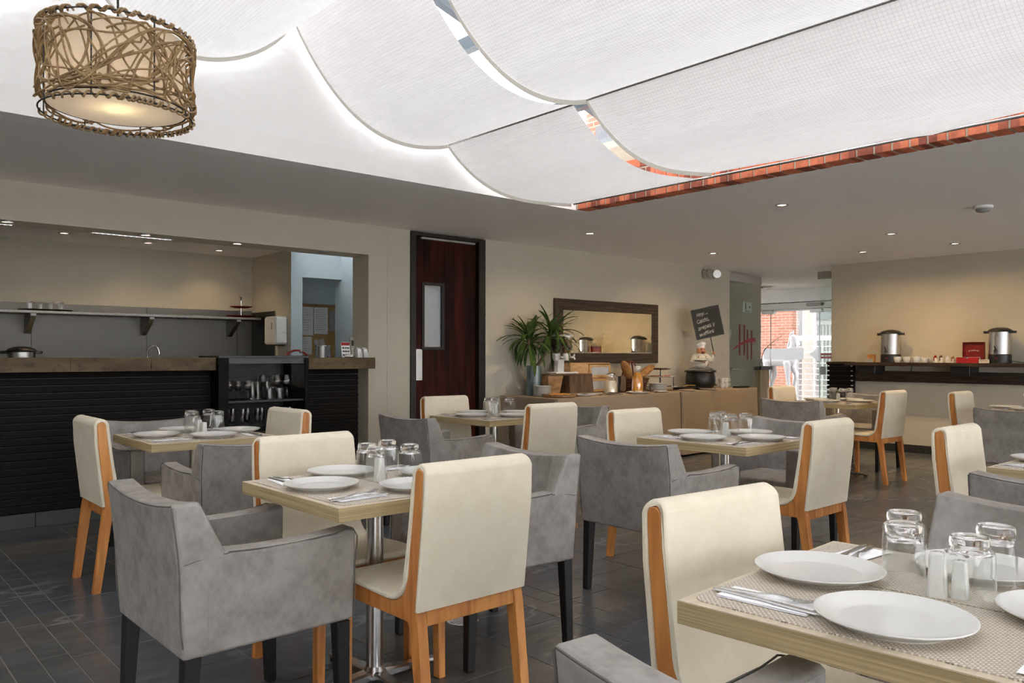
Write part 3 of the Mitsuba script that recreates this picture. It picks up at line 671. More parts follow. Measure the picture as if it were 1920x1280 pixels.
ap = rpoly([(0.06, 0.664), (0.568, 0.672), (0.562, 0.366), (0.06, 0.362)], 0.016, 4)
ap = poly_ring(Polygon(ap).simplify(0.0005).segmentize(0.06))
def arm_shape(sg):
    def fn(V):
        V = V.copy(); k = np.clip((V[:, 2] - 0.60) / 0.06, 0, 1)
        V[:, 2] -= k * 0.012 * np.sin(PI * np.clip((V[:, 1] - 0.1) / 0.46, 0, 1))
        V[:, 0] *= 1 - 0.020 * np.clip((0.62 - V[:, 2]) / 0.26, 0, 1)
        return V
    return fn
for s in (-1, 1):
    xs2 = [0.218, 0.222, 0.232, 0.262, 0.290, 0.301, 0.306]; ins = [0.014, 0.005, 0, 0, 0, 0.005, 0.014]
    stt = [(s * q, w) for q, w in zip(xs2, ins)]
    if s < 0: stt = stt[::-1]
    arm.part('armrest', loft(ap, stt, 'x', arm_shape(s)), 'm_grey_leather', 42)
def cushion(V):
    V = V.copy(); x, y = V[:, 0] / 0.215, (V[:, 1] - 0.32) / 0.22
    V[:, 2] += np.where(V[:, 2] > 0.43, 0.016 * np.clip(1 - x ** 4, 0, 1) * np.clip(1 - y ** 4, 0, 1), 0); return V
cp = poly_ring(Polygon(rpoly([(0.10, 0.405), (0.556, 0.405), (0.556, 0.470), (0.10, 0.470)], 0.018, 4)).segmentize(0.06))
arm.part('seat_cushion', loft(cp, [(-0.219, 0.012), (-0.210, 0.0)] + [(x, 0) for x in np.linspace(-0.16, 0.16, 7)] + [(0.210, 0), (0.219, 0.012)], 'x', cushion), 'm_grey_leather', 42)
arm.part('front_rail', box(-0.219, 0.219, 0.525, 0.556, 0.366, 0.404, 0.006), 'm_grey_leather', 42)
for s in (-1, 1):
    for yy, lean in ((0.035, -0.018), (0.525, 0.010)):
        v, f = box(s * 0.270 - 0.024, s * 0.270 + 0.024, yy - 0.024, yy + 0.024, 0.0, 0.366, 0.003); v = v.copy(); k = 1 - v[:, 2] / 0.366
        v[:, 0] = s * 0.270 + (v[:, 0] - s * 0.270) * (1 - 0.28 * k); v[:, 1] = yy + (v[:, 1] - yy) * (1 - 0.28 * k) + lean * k
        arm.part('leg', (v, f), 'm_black_leg', 25)
def seam(p, r=0.0022): return tube(spline(p, 28), r, 6)
z_arm = lambda y: 0.664 + (y - 0.06) / 0.508 * 0.008 - 0.012 * math.sin(PI * min(max((y - 0.1) / 0.46, 0), 1))
for s in (-1, 1):
    X = s * 0.3025
    p = [(X, y, z_arm(y) - 0.003) for y in np.linspace(0.135, 0.550, 9)] + [(X, 0.565, 0.655), (X * 0.998, 0.567, 0.60), (X * 0.990, 0.563, 0.48), (X * 0.978, 0.561, 0.375)]
    arm.part('piping', seam(p), 'm_piping', True)
    arm.part('piping', seam([(X, 0.135, 0.655), (X * 1.002, 0.07, 0.651), (X * 1.002, 0.004, 0.640)]), 'm_piping', True)
pts = back_shape(np.array([(x, -0.031, 0.806) for x in np.linspace(-0.298, 0.298, 15)]))
arm.part('piping', tube(pts, 0.0022, 6), 'm_piping', True)
for s in (-1, 1):
    pts = back_shape(np.array([(s * 0.3025, y, z) for y, z in ((-0.031, 0.80), (-0.022, 0.74), (-0.010, 0.64), (-0.006, 0.52), (0.004, 0.40))]))
    arm.part('piping', seam(pts), 'm_piping', True)

GC, GA = 'cream and orange wood dining chairs', 'grey leather armchairs'
def W(x, y, r, label): return cream.put('dining_chair', label, 'chair', mat4((x, y, 0), r), GC)
def A(x, y, r, label): return arm.put('armchair', label, 'armchair', mat4((x, y, 0), r), GA)
# table by the bar (T1)
W(1.22, 4.77, -90, 'leftmost cream dining chair, at the left end of the table beside the bar')
W(2.235, 4.76, 92, 'cream dining chair in front of the glass fronted cabinet with the wine glasses')
A(1.752, 5.66, 180, 'grey armchair facing the camera between the dark bar and the table beside it')
A(1.715, 3.857, 0, 'grey armchair with its back to the camera before the table beside the bar')
# middle left table (T2)
W(1.637, 2.113, 0.6, 'cream dining chair at the front centre showing its whole back and rear legs')
W(1.60, 3.09, 182.5, 'cream dining chair facing the camera behind the table of the big lower left armchair')
A(0.80, 2.637, -89.3, 'large grey armchair at the lower left seen from behind')
A(2.508, 2.719, 86.5, 'grey armchair directly behind the front centre cream chair')
# table in front of the red door (T3)
W(3.985, 5.32, 179.2, 'cream dining chair standing directly in front of the red door')
W(3.961, 4.15, -1.5, 'cream dining chair seen from behind on the near side of the red door table')
A(3.165, 4.74, -89.8, 'grey armchair seen from behind at the left of the table by the red door')
A(5.09, 4.89, 90, 'grey armchair right of the red door table, mostly hidden by a cream chair')
# table in front of the buffet (T4)
W(3.943, 3.25, 179, 'cream dining chair facing the camera close to the beige buffet cloth')
W(4.067, 2.157, 0.8, 'cream dining chair seen from behind at the right end of the table before the buffet')
A(3.104, 2.680, -90.8, 'large grey armchair seen from behind at the left of the table before the buffet')
A(5.06, 2.83, 92, 'grey armchair facing left on the far right side of the table before the buffet')
# foreground table (T5)
W(1.698, 1.108, 176.3, 'large cream dining chair pulled up to the foreground table at the lower right')
A(0.841, 0.546, -93.5, 'grey armchair cut by the bottom edge of the photo beside the foreground table')
A(2.68, 0.70, 90, 'grey armchair on the far side of the foreground table behind its glasses')
# table near the entrance (T6)
W(8.20, 4.70, 178, 'cream dining chair before the bright entrance, only its top visible')
W(8.013, 3.518, -1.3, 'cream dining chair seen whole from behind near the entrance and right wall')
A(7.22, 4.10, -88, 'grey armchair seen from behind to the left of the table near the entrance')
A(9.15, 4.15, 90, 'brownish grey armchair between the entrance table and the slatted panel')
# table at the right edge (T7)
W(4.207, 1.443, 180.4, 'cream dining chair at the far side of the table cut by the right edge')
A(3.234, 0.808, -90, 'grey armchair seen from behind just in front of the table cut by the right edge')
# table below the coffee shelf (T8)
W(8.30, 2.88, 180, 'cream dining chair beside the wall beneath the coffee shelf at the right')
A(7.33, 2.19, -90, 'grey armchair at the right edge of the photo below the coffee shelf')
A(9.18, 2.32, 90, 'grey armchair cut by the right edge beyond the plates below the coffee shelf')

# ---- tables
TZ = 0.758
table = Proto()
h = 0.3625
table.part('tabletop', box(-h, h, -h, h, TZ - 0.046, TZ - 0.0015, 0.001), 'm_table_edge', False)
table.part('top_surface', box(-h + 0.0008, h - 0.0008, -h + 0.0008, h - 0.0008, TZ - 0.0016, TZ), 'm_table_top', False, label='pale laminate surface')
table.part('column', cat([cyl((0, 0, 0.05), (0, 0, TZ - 0.052), 0.032, n=28), lathe([(0.032, 0.07), (0.040, 0.055), (0.046, 0.045), (0.046, 0.04)], 28)]), 'm_chrome', 40)
table.part('mounting_plate', box(-0.14, 0.14, -0.14, 0.14, TZ - 0.053, TZ - 0.046, 0.001), 'm_black', False)
for k in range(4):
    v, f = box(0.02, 0.325, -0.028, 0.028, 0.016, 0.050, 0.008); v = v.copy(); q = (v[:, 0] - 0.02) / 0.305
    v[:, 1] *= 1 - 0.30 * q; v[:, 2] = np.where(v[:, 2] > 0.03, 0.056 - 0.026 * q + (v[:, 2] - 0.05), v[:, 2])
    table.part('base_arm', xf((v, f), rz=90 * k), 'm_chrome', 30)
    table.part('foot', xf(lathe([(0.0, 0.0), (0.018, 0.0), (0.018, 0.012), (0.008, 0.017), (0.0, 0.017)], 16), (0.30 * math.cos(k * PI / 2), 0.30 * math.sin(k * PI / 2), 0)), 'm_black', 40)
# ---- tableware
plate = mikit.ply(lathe([(0.0, 0.004), (0.080, 0.004), (0.088, 0.0), (0.092, 0.0), (0.094, 0.004), (0.112, 0.010), (0.131, 0.019), (0.1340, 0.0215), (0.1340, 0.0235), (0.131, 0.0245), (0.112, 0.0165), (0.094, 0.0105), (0.086, 0.0085), (0.0, 0.0085)], 64), 'm_porcelain', smooth=50)
def tumbler_mesh(n=40, hgt=0.142):
    """An upside-down tumbler: thick base on top, body pressed square below the shoulder, round rim on the table."""
    a = np.arange(n) * 2 * PI / n
    def ring(r, z, sq):
        e = 2 + 4.5 * sq; rr = r * (1 - 0.05 * sq) / (np.abs(np.cos(a)) ** e + np.abs(np.sin(a)) ** e) ** (1 / e)
        return np.stack([rr * np.cos(a), rr * np.sin(a), np.full(n, z)], 1)
    H = hgt
    out = [(0.0415, 0.0006, 0), (0.0415, 0.002, 0), (0.0405, 0.02, 0), (0.0395, 0.05, 0.35), (0.0375, 0.085, 0.8), (0.0362, 0.108, 1.0), (0.0355, H - 0.030, 0.9), (0.0352, H - 0.026, 0.3), (0.0335, H - 0.0225, 0), (0.0345, H - 0.019, 0), (0.0352, H - 0.015, 0), (0.0350, H - 0.006, 0), (0.0335, H - 0.0015, 0), (0.031, H, 0), (0.024, H - 0.0005, 0), (0.020, H - 0.003, 0), (0.0, H - 0.0035, 0)]
    inn = [(0.0, H - 0.024, 0), (0.018, H - 0.0245, 0), (0.028, H - 0.028, 0.3), (0.0325, H - 0.036, 0.9), (0.0335, 0.100, 0.95), (0.0350, 0.078, 0.7), (0.0372, 0.048, 0.3), (0.0385, 0.02, 0), (0.0398, 0.002, 0), (0.0398, 0.0006, 0)]
    rings = [ring(*p) for p in inn[::-1][::-1]]
    prof = inn[::-1]                                   # from the rim's inner edge up to the inner base
    seq_ = [ring(*p) for p in out] ; seq_in = [ring(*p) for p in inn]
    allr = seq_[::-1]                                  # outer base centre down to the rim
    allr = seq_in[::-1][::-1]
    def skin(chain, caps=False):
        V = np.vstack(chain); i = np.arange(n); j = (i + 1) % n; F = []
        for s in range(len(chain) - 1):
            p, q = s * n, (s + 1) * n; F += [np.stack([p + i, q + i, q + j], 1), np.stack([p + i, q + j, p + j], 1)]
        F = np.vstack(F); t_ = V[F]; ar = np.linalg.norm(np.cross(t_[:, 1] - t_[:, 0], t_[:, 2] - t_[:, 0]), axis=1)
        m = trimesh.Trimesh(V, F[ar > 1e-12], process=True); m.fix_normals(); return np.asarray(m.vertices), np.asarray(m.faces)
    k0 = 6                                              # below this ring the wall is two clear sheets, above it the solid base
    body = skin(seq_[:k0 + 1])
    puck = skin([ring(0.0, inn[0][1], 0)] + [ring(*p) for p in inn[1:4]] + [ring(r * 0.992, z, q) for r, z, q in out[k0:]])
    return body, puck
tb_, tp_ = tumbler_mesh()
tumbler = [('body', mikit.ply(tb_, 'm_tumbler', smooth=30)), ('base', mikit.ply(tp_, 'm_glass', smooth=30))]
def put_tumbler(label, tf, group):
    t = thing('tumbler', label, 'glass', group)
    for nm, d in tumbler: scene[f'{t}__{nm}'] = {**d, 'to_world': tf}
    labels[f'{t}__base'] = {'label': 'thick glass base, upwards'}
sq = lambda w: rpoly([(-w, -w), (w, -w), (w, w), (-w, w)], w * 0.45, 4)
def shaker_mesh(w0, w1, H):
    r0, r1 = sq(w0), sq(w1); n = len(r0); V, F = [], []
    lev = [(r0, 0), (r0, 0.003), ((r0 + r1) / 2, H * 0.5), (r1, H - 0.006), (r1 * 0.93, H - 0.0015), (r1 * 0.78, H), (r1 * 0.0, H + 0.0008)]
    lev = [(r0 * 0.0, 0.0)] + lev
    for r, z in lev: V.append(np.c_[r, np.full(n, z)])
    i = np.arange(n); j = (i + 1) % n
    for s in range(len(lev) - 1): p, q = s * n, (s + 1) * n; F += [np.stack([p + i, p + j, q + j], 1), np.stack([p + i, q + j, q + i], 1)]
    return np.vstack(V), np.vstack(F)
holes = lambda H: cat([xf(lathe([(0.0, 0.0004), (0.0013, 0.0003), (0.0013, -0.001)], 8), (0.006 * math.cos(q) * (q > 0), 0.006 * math.sin(q), H + 0.0006)) for q in (0.0, 0.5, 2.6, 4.7)])
shaker_a = [('body', mikit.ply(shaker_mesh(0.0185, 0.0150, 0.088), 'm_porcelain', smooth=50)), ('holes', mikit.ply(holes(0.088), 'm_black'))]
shaker_b = [('body', mikit.ply(shaker_mesh(0.0160, 0.0130, 0.074), 'm_porcelain', smooth=50)), ('holes', mikit.ply(holes(0.074), 'm_black'))]
mat_ring = rpoly([(-0.168, -0.347), (0.168, -0.347), (0.168, 0.347), (-0.168, 0.347)], 0.035, 6)
placemat = mikit.ply(loft(mat_ring, [(0.0, 0), (0.0022, 0), (0.003, 0.0008)], 'z'), 'm_placemat')
def napkin_mesh(seed):
    g = np.linspace(-1, 1, 9); V, F = [], []
    for lay in range(2):
        X, Y = np.meshgrid(g * 0.040, g * 0.092, indexing='ij'); r = np.random.default_rng(seed + lay)
        Z = 0.0012 + lay * 0.0016 + 0.0010 * meshkit.noise(np.stack([X * 40, Y * 30, X * 0 + seed + lay * 7], -1))
        V.append(np.stack([X + lay * 0.004 + 0.004 * Y / 0.09, Y + 0.002 * lay, Z], -1).reshape(-1, 3)); i, j = np.meshgrid(np.arange(8), np.arange(8), indexing='ij'); a = i * 9 + j + lay * 81
        F.append(np.stack([a, a + 9, a + 10, a + 1], -1).reshape(-1, 4))
    return np.vstack(V), np.vstack(F)
napkins = [mikit.ply(napkin_mesh(s), 'm_paper', smooth=True) for s in (1, 2, 3)]
def strip(pts, widths, thick):
    """A flat bar along +y with varying width and height: points (y, z)."""
    P_ = np.asarray(pts); V = []
    for (y, z), w in zip(P_, widths): V += [(-w, y, z), (w, y, z), (w * 0.7, y, z + thick), (-w * 0.7, y, z + thick)]
    n = len(P_); F = []
    for s in range(n - 1):
        p, q = 4 * s, 4 * s + 4
        for k in range(4): F.append((p + k, p + (k + 1) % 4, q + (k + 1) % 4, q + k))
    F.append((0, 3, 2, 1)); F.append((4 * n - 4, 4 * n - 3, 4 * n - 2, 4 * n - 1))
    return np.array(V), np.array(F)
knife = mikit.ply(strip([(-0.115, 0.004), (-0.105, 0.004), (-0.03, 0.0045), (0.0, 0.005), (0.02, 0.005), (0.08, 0.0045), (0.104, 0.004), (0.112, 0.004)], [0.0035, 0.0065, 0.0055, 0.0042, 0.0075, 0.0085, 0.006, 0.001], 0.0028), 'm_steel', smooth=25)
fork_parts = [strip([(-0.105, 0.005), (-0.09, 0.0045), (-0.03, 0.006), (0.005, 0.011), (0.028, 0.0095), (0.045, 0.007)], [0.0065, 0.0072, 0.0045, 0.003, 0.0055, 0.0115], 0.0025)]
for k in range(4):
    w = -0.0092 + k * 0.00615; fork_parts.append(xf(strip([(0.044, 0.007), (0.07, 0.0075), (0.094, 0.0145)], [0.0019, 0.0017, 0.0009], 0.002), (w, 0, 0)))
fork = mikit.ply(cat(fork_parts), 'm_steel', smooth=25)
tabs = [('table beside the bar', (1.761, 4.90, 0.0)), ('table behind the lower left armchair', (1.618, 2.628, 0.7)), ('table by the red door', (4.14, 4.94, 2.0)), ('table before the buffet', (4.055, 2.725, 1.4)),
        ('foreground table', (1.677, 0.638, 3.6)), ('table near the entrance', (8.17, 4.10, 0.0)), ('table at the right edge', (4.227, 0.905, 0.0)), ('table below the coffee shelf', (8.30, 2.32, 0.0))]
seats = [('left', (-0.222, 0.0), 0), ('near', (0.025, -0.232), 90), ('right', (0.262, -0.008), 180), ('far', (-0.008, 0.236), 270)]
gl = [('nearest', (-0.038, -0.068)), ('leftmost', (0.000, 0.060)), ('farthest', (0.122, 0.104)), ('rightmost', (0.104, -0.078))]
rng = random.Random(3)
for ti, (tn, (tx, ty, ta)) in enumerate(tabs):
    TM = mat4((tx, ty, 0), ta)
    at = lambda x, y, z=TZ + 0.003, r=0.0: mat4((tx + x * math.cos(math.radians(ta)) - y * math.sin(math.radians(ta)), ty + x * math.sin(math.radians(ta)) + y * math.cos(math.radians(ta)), z), ta + r)
    table.put('dining_table', f'square pale wood dining table with a chrome column, the {tn}', 'table', TM, 'square dining tables')
    for s_, nm in ((-1, 'left'), (1, 'right')):
        k = numbered('placemat'); scene[k] = {**placemat, 'to_world': at(s_ * 0.172, 0, TZ)}
        tag(k, f'woven beige placemat covering the {nm} half of the {tn}', 'placemat', 'woven placemats')
    for nm, (x, y), r in seats:
        j = lambda a: rng.uniform(-a, a)
        k = numbered('dinner_plate'); scene[k] = {**plate, 'to_world': at(x + j(0.003), y + j(0.003))}
        tag(k, f'white dinner plate at the {nm} side of the {tn}', 'plate', 'white dinner plates')
        c, s2 = math.cos(math.radians(r)), math.sin(math.radians(r)); lx, ly = -0.255, 0.225; cx, cy = c * lx - s2 * ly, s2 * lx + c * ly
        k = numbered('napkin'); scene[k] = {**napkins[rng.randrange(3)], 'to_world': at(cx, cy, TZ + 0.003, r + j(6))}
        tag(k, f'paper napkin under cutlery, {nm} side of the {tn}', 'napkin', 'paper napkins')
        a = r + 180 + j(3)
        ox, oy = c * -0.014, s2 * -0.014
        k = numbered('table_knife'); scene[k] = {**knife, 'to_world': at(cx + ox, cy + oy, TZ + 0.0036, a)}
        tag(k, f'steel knife on napkin, {nm} side of the {tn}', 'knife', 'table knives')
        k = numbered('table_fork'); scene[k] = {**fork, 'to_world': at(cx - ox, cy - oy, TZ + 0.0042, a + j(5) + 8)}
        tag(k, f'steel fork on napkin, {nm} side of the {tn}', 'fork', 'table forks')
    for nm, (x, y) in gl:
        put_tumbler(f'upturned glass tumbler, {nm} of the four on the {tn}', at(x + rng.uniform(-.002, .002), y + rng.uniform(-.002, .002), TZ + 0.003, rng.uniform(0, 90)), 'upturned tumblers on the tables')
    for q, (pp, (x, y), nm) in enumerate(((shaker_a, (0.024, 0.006), 'tall'), (shaker_b, (0.042, -0.030), 'short'))):
        if q and ti not in (4, 0): continue
        t = thing('salt_shaker', f'{nm} white ceramic shaker among the tumblers on the {tn}', 'salt shaker', 'white shakers on the tables')
        for nm2, d in pp: scene[f'{t}__{nm2}'] = {**d, 'to_world': at(x, y, TZ + 0.003, 10.0)}
# ================================================================ BAR COUNTER AND KITCHEN
BZ = 1.219
t = thing('bar_counter', 'long dark slatted bar counter front on a slate skirting', 'bar counter')
def slat(x0, x1, z0, hh):
    ring = [(YF, z0 + 0.004), (YF, z0 + hh - 0.006), (YF - 0.006, z0 + hh - 0.004), (YF - 0.016, z0 + 0.010), (YF - 0.014, z0 + 0.004)]
    return prism(np.array([(p[0], p[1]) for p in ring])[::-1], x0, x1, 'x')
YF = 6.62
zs = np.arange(0.105, 1.10, 0.0535)
for (x0, x1) in ((-3.6, 2.50), (3.31, 3.885)):
    for z in zs: add('slat', slat(x0, x1, z, 0.0535), 'm_dark_slat', t, smooth=False)
    add('back_board', box(x0, x1, YF, YF + 0.03, 0.0, 1.115), 'm_black_matte', t, smooth=False)
x = -3.6
while x < 3.88:
    w = min(0.44, 3.885 - x)
    if not (x > 2.2 and x < 3.2): add('skirting_tile', box(x + 0.002, x + w - 0.002, YF - 0.012, YF, 0.0, 0.104, 0.002), 'm_slate_base', t, smooth=False)
    x += 0.44
add('core', cat([box(-3.6, 2.50, YF + 0.03, YF + 0.45, 0.0, 1.113), box(3.31, 3.885, YF + 0.03, YF + 0.12, 0.0, 1.113)]), 'm_black_matte', t, smooth=False)
for (x0, x1, y1, lb) in ((-3.6, 2.505, 7.12, 'brown travertine bar top left of the glass cabinet'), (3.305, 4.005, 6.95, 'brown travertine bar top right of the glass cabinet')):
    t = thing('countertop', lb, 'countertop', 'stone bar tops')
    edges = list(np.arange(x0, x1 - 0.2, 0.56)) + [x1]
    for a, b in zip(edges[:-1], edges[1:]):
        add('stone_slab', box(a + 0.0006, b - 0.0006, 6.50, 6.75 if x0 > 0 else y1, 1.116, BZ, 0.0015), 'm_stone', t, smooth=False)
    if x0 > 0: add('stone_slab', box(x0, 4.075, 6.7505, y1, 1.116, BZ, 0.0015), 'm_stone', t, smooth=False)
# glass fronted cabinet in the bar
CX0, CX1, CY0, CY1 = 2.507, 3.303, 6.455, 6.90
cab = thing('glass_cabinet', 'dark bar cabinet with a glass front full of glassware', 'cabinet')
add('top', box(CX0, CX1, CY0, CY1, 1.216, 1.236, 0.002), 'm_black', cab, smooth=False)
add('side_panel', box(CX0, CX0 + 0.085, CY0, CY1, 0.0, 1.216, 0.002), 'm_dark_slat', cab, smooth=False)
add('side_panel', box(CX1 - 0.035, CX1, CY0, CY1, 0.0, 1.216, 0.002), 'm_dark_slat', cab, smooth=False)
add('back_panel', box(CX0 + 0.085, CX1 - 0.035, CY1 - 0.02, CY1, 0.0, 1.216), 'm_black_matte', cab, smooth=False)
SH = [0.862, 0.600, 0.30, 0.08]
for z in SH: add('shelf', box(CX0 + 0.085, CX1 - 0.035, CY0 + 0.03, CY1 - 0.02, z - 0.016, z), 'm_black', cab, smooth=False)
add('header', box(CX0 + 0.085, CX1 - 0.035, CY0 + 0.02, CY0 + 0.035, 1.17, 1.216), 'm_black', cab, smooth=False)
v = np.array([[CX0 + .085, CY0 + .008, .08], [CX1 - .035, CY0 + .008, .08], [CX1 - .035, CY0 + .008, 1.214], [CX0 + .085, CY0 + .008, 1.214]])
add('glass_front', (v, np.array([[0, 1, 2], [0, 2, 3]])), 'm_clear_pane', cab, smooth=False, label='glass front')
def stem_glass(H, R, bowl, foot, rim):
    z0 = H - bowl
    out = [(0.0, 0.0), (foot, 0.0), (foot, 0.0015), (foot * 0.5, 0.004), (0.006, 0.010), (0.0038, 0.025), (0.0036, z0 - 0.012), (0.007, z0)]
    b = [(R * math.sin(q) ** 0.8, z0 + bowl * 0.55 * (1 - math.cos(q))) for q in np.linspace(0.35, PI / 2, 6)] + [(R * (1 - (1 - rim) * 0.5), H - bowl * 0.2), (R * rim, H)]
    inn = [(r - 0.0014, z + 0.0004) for r, z in b[::-1]] + [(0.0, b[0][1] + 0.001)]
    m = trimesh.Trimesh(*lathe(out + b + inn, 20), process=True); m.fix_normals(); return np.asarray(m.vertices), np.asarray(m.faces)
goblet = mikit.ply(stem_glass(0.205, 0.044, 0.105, 0.036, 0.82), 'm_glass', smooth=40)
wine = mikit.ply(stem_glass(0.165, 0.036, 0.085, 0.032, 0.86), 'm_glass', smooth=40)
flute = mikit.ply(stem_glass(0.190, 0.026, 0.125, 0.029, 0.88), 'm_glass', smooth=40)
def hiball_mesh(H, r0, r1):
    m = trimesh.Trimesh(*lathe([(0, 0), (r0, 0), (r1, H), (r1 - .0018, H), (r0 - .002, .012), (0, .010)], 20), process=True); m.fix_normals(); return np.asarray(m.vertices), np.asarray(m.faces)
hiball = mikit.ply(hiball_mesh(0.15, 0.029, 0.033), 'm_glass', smooth=40)
lowball = mikit.ply(hiball_mesh(0.095, 0.036, 0.042), 'm_glass', smooth=40)
def put1(name, d, label, catg, tf, group=None):
    k = numbered(name); scene[k] = {**d, 'to_world': tf}; tag(k, label, catg, group); return k
ordn = ['first', 'second', 'third', 'fourth', 'fifth', 'sixth', 'seventh', 'eighth', 'ninth', 'tenth', 'eleventh', 'twelfth']
for i, x in enumerate((2.635, 2.72, 2.80)): put1('wine_glass', wine, f'small stemmed glass, {ordn[i]} from the left on the cabinet upper shelf', 'glass', mat4((x, 6.56 + 0.02 * (i % 2), SH[0])), 'stemmed glasses in the bar cabinet')
for i in range(4): put1('highball_glass', hiball, f'straight tall glass, {ordn[i]} from the left mid cabinet upper shelf', 'glass', mat4((2.86 + 0.068 * i, 6.60 + 0.05 * (i % 2), SH[0])), 'straight glasses in the bar cabinet')
for i in range(2): put1('lowball_glass', lowball, f'low wide glass, {ordn[i]} from the left, before the big goblets', 'glass', mat4((2.985 + 0.09 * i, 6.53, SH[0])), 'low glasses in the bar cabinet')
for i in range(4): put1('goblet', goblet, f'large goblet, {ordn[i]} from the left at the right of the cabinet upper shelf', 'glass', mat4((3.015 + 0.0 + 0.066 * i, 6.66 - 0.075 * (i % 2) + 0.10, SH[0])), 'large goblets in the bar cabinet')
for i in range(3): put1('goblet', goblet, f'large goblet in the front row right, {ordn[i]} from the left, cabinet upper shelf', 'glass', mat4((3.075 + 0.085 * i if i < 2 else 3.235, 6.595, SH[0])), 'large goblets in the bar cabinet') if i < 2 else None
for i in range(10): put1('flute_glass', flute, f'champagne flute, {ordn[i]} from the left on the cabinet lower shelf', 'glass', mat4((2.63 + 0.064 * i, 6.57 + 0.06 * (i % 2), SH[1])), 'champagne flutes in the bar cabinet')

# ---- kitchen back wall: steel splashback sheets, shelf, brackets
t = thing('splashback', 'brushed steel splashback sheets on the kitchen wall', 'splashback')
for a, b in ((-3.0, -1.6), (-1.6, -0.2), (-0.2, 0.7), (0.7, 1.74), (1.74, 2.87), (2.87, 3.91), (3.91, 4.092)):
    add('steel_sheet', box(a + 0.002, b - 0.002, 9.488, 9.499, 0.85, 1.775, 0.001), 'm_brushed', t, smooth=False)
add('steel_sheet', box(4.090, 4.099, 8.84, 9.486, 0.85, 1.755, 0.001), 'm_brushed', t, smooth=False)
t = thing('steel_shelf', 'long stainless steel wall shelf on brackets in the kitchen', 'shelf')
add('board', box(-3.0, 4.06, 9.14, 9.487, 1.655, 1.685, 0.004), 'm_brushed_light', t, smooth=False)
for x in (-1.6, -0.2, 0.75, 1.70, 2.83, 3.80):
    ring = np.array([(9.486, 1.655), (9.486, 1.46), (9.44, 1.46), (9.17, 1.63), (9.17, 1.655)])
    add('bracket', prism(ring, x - 0.025, x + 0.025, 'x', 0.001), 'm_brushed_light', t, smooth=False)
t = thing('kitchen_counter', 'low steel kitchen counter behind the bar', 'countertop')
add('top', box(-3.0, 4.088, 8.55, 9.487, 0.86, 0.90, 0.003), 'm_steel', t, smooth=False)
add('base', box(-3.0, 4.088, 8.62, 9.487, 0.0, 0.86), 'm_pale', t, smooth=False)
t = thing('serving_tray', 'dark oval tray with upturned tumblers on the kitchen shelf', 'tray')
ell = [(0.25 * math.cos(q), 0.13 * math.sin(q)) for q in np.arange(40) * 2 * PI / 40]
add('tray', xf(loft(np.array(ell), [(0.0, 0.02), (0.012, 0.0), (0.015, 0.004)], 'z'), (1.83, 9.28, 1.686)), 'm_black', t)
for i in range(8):
    put_tumbler(f'upturned tumbler on the kitchen tray, {ordn[i // 2]} column from left, {"back" if i % 2 else "front"} row', mat4((1.69 + 0.092 * (i // 2), 9.235 + 0.09 * (i % 2), 1.7005), 10.0 * i, 0.62), 'upturned tumblers on the kitchen tray')
t = thing('cake_stand', 'two tier dark red cake stand at the right end of the kitchen shelf', 'cake stand')
for z, r_ in ((1.690, 0.17), (1.80, 0.13)): add('plate', xf(lathe([(0, 0), (r_ * 0.6, 0.0), (r_, 0.014), (r_, 0.018), (r_ * 0.6, 0.006), (0, 0.006)], 32), (3.88, 9.30, z)), 'm_red_dark', t)
add('post', cat([cyl((3.88, 9.30, 1.695), (3.88, 9.30, 1.90), 0.006, n=10), xf(lathe([(0.006, 1.89), (0.02, 1.93), (0.0, 1.935)], 16), (3.88, 9.30, 0))]), 'm_chrome', t)
# tap
t = thing('kitchen_tap', 'tall chrome gooseneck tap above the bar top', 'tap')
p = spline([(2.735, 9.0, 0.90), (2.735, 9.0, 1.20), (2.745, 8.99, 1.31), (2.785, 8.97, 1.345), (2.822, 8.95, 1.31), (2.83, 8.945, 1.24)], 40)
add('spout', tube(p, 0.011, 10), 'm_chrome', t)
add('base', cyl((2.735, 9.0, 0.90), (2.735, 9.0, 0.94), 0.024, n=16), 'm_chrome', t)
t = thing('towel_dispenser', 'white paper towel dispenser on the kitchen side wall', 'towel dispenser')
ring = rpoly([(8.50, 1.36), (8.80, 1.36), (8.80, 1.68), (8.50, 1.68)], 0.035, 5)
add('cover', loft(ring[::-1], [(3.92, 0.0), (3.935, 0.0), (4.085, 0.0)], 'x') if False else prism(ring, 3.945, 4.085, 'x', 0.012), 'm_white', t)
add('viewing_slot', box(3.9435, 3.947, 8.60, 8.61, 1.53, 1.60), 'm_black', t, smooth=False)
add('outlet', box(3.96, 4.08, 8.55, 8.75, 1.35, 1.362), 'm_black', t, smooth=False)
add('wave_line', tube([(4.0 + 0.02 * i, 8.4985, 1.49 + 0.01 * math.sin(i * 1.1)) for i in range(5)], 0.002, 5), 'm_grey_plastic', t)
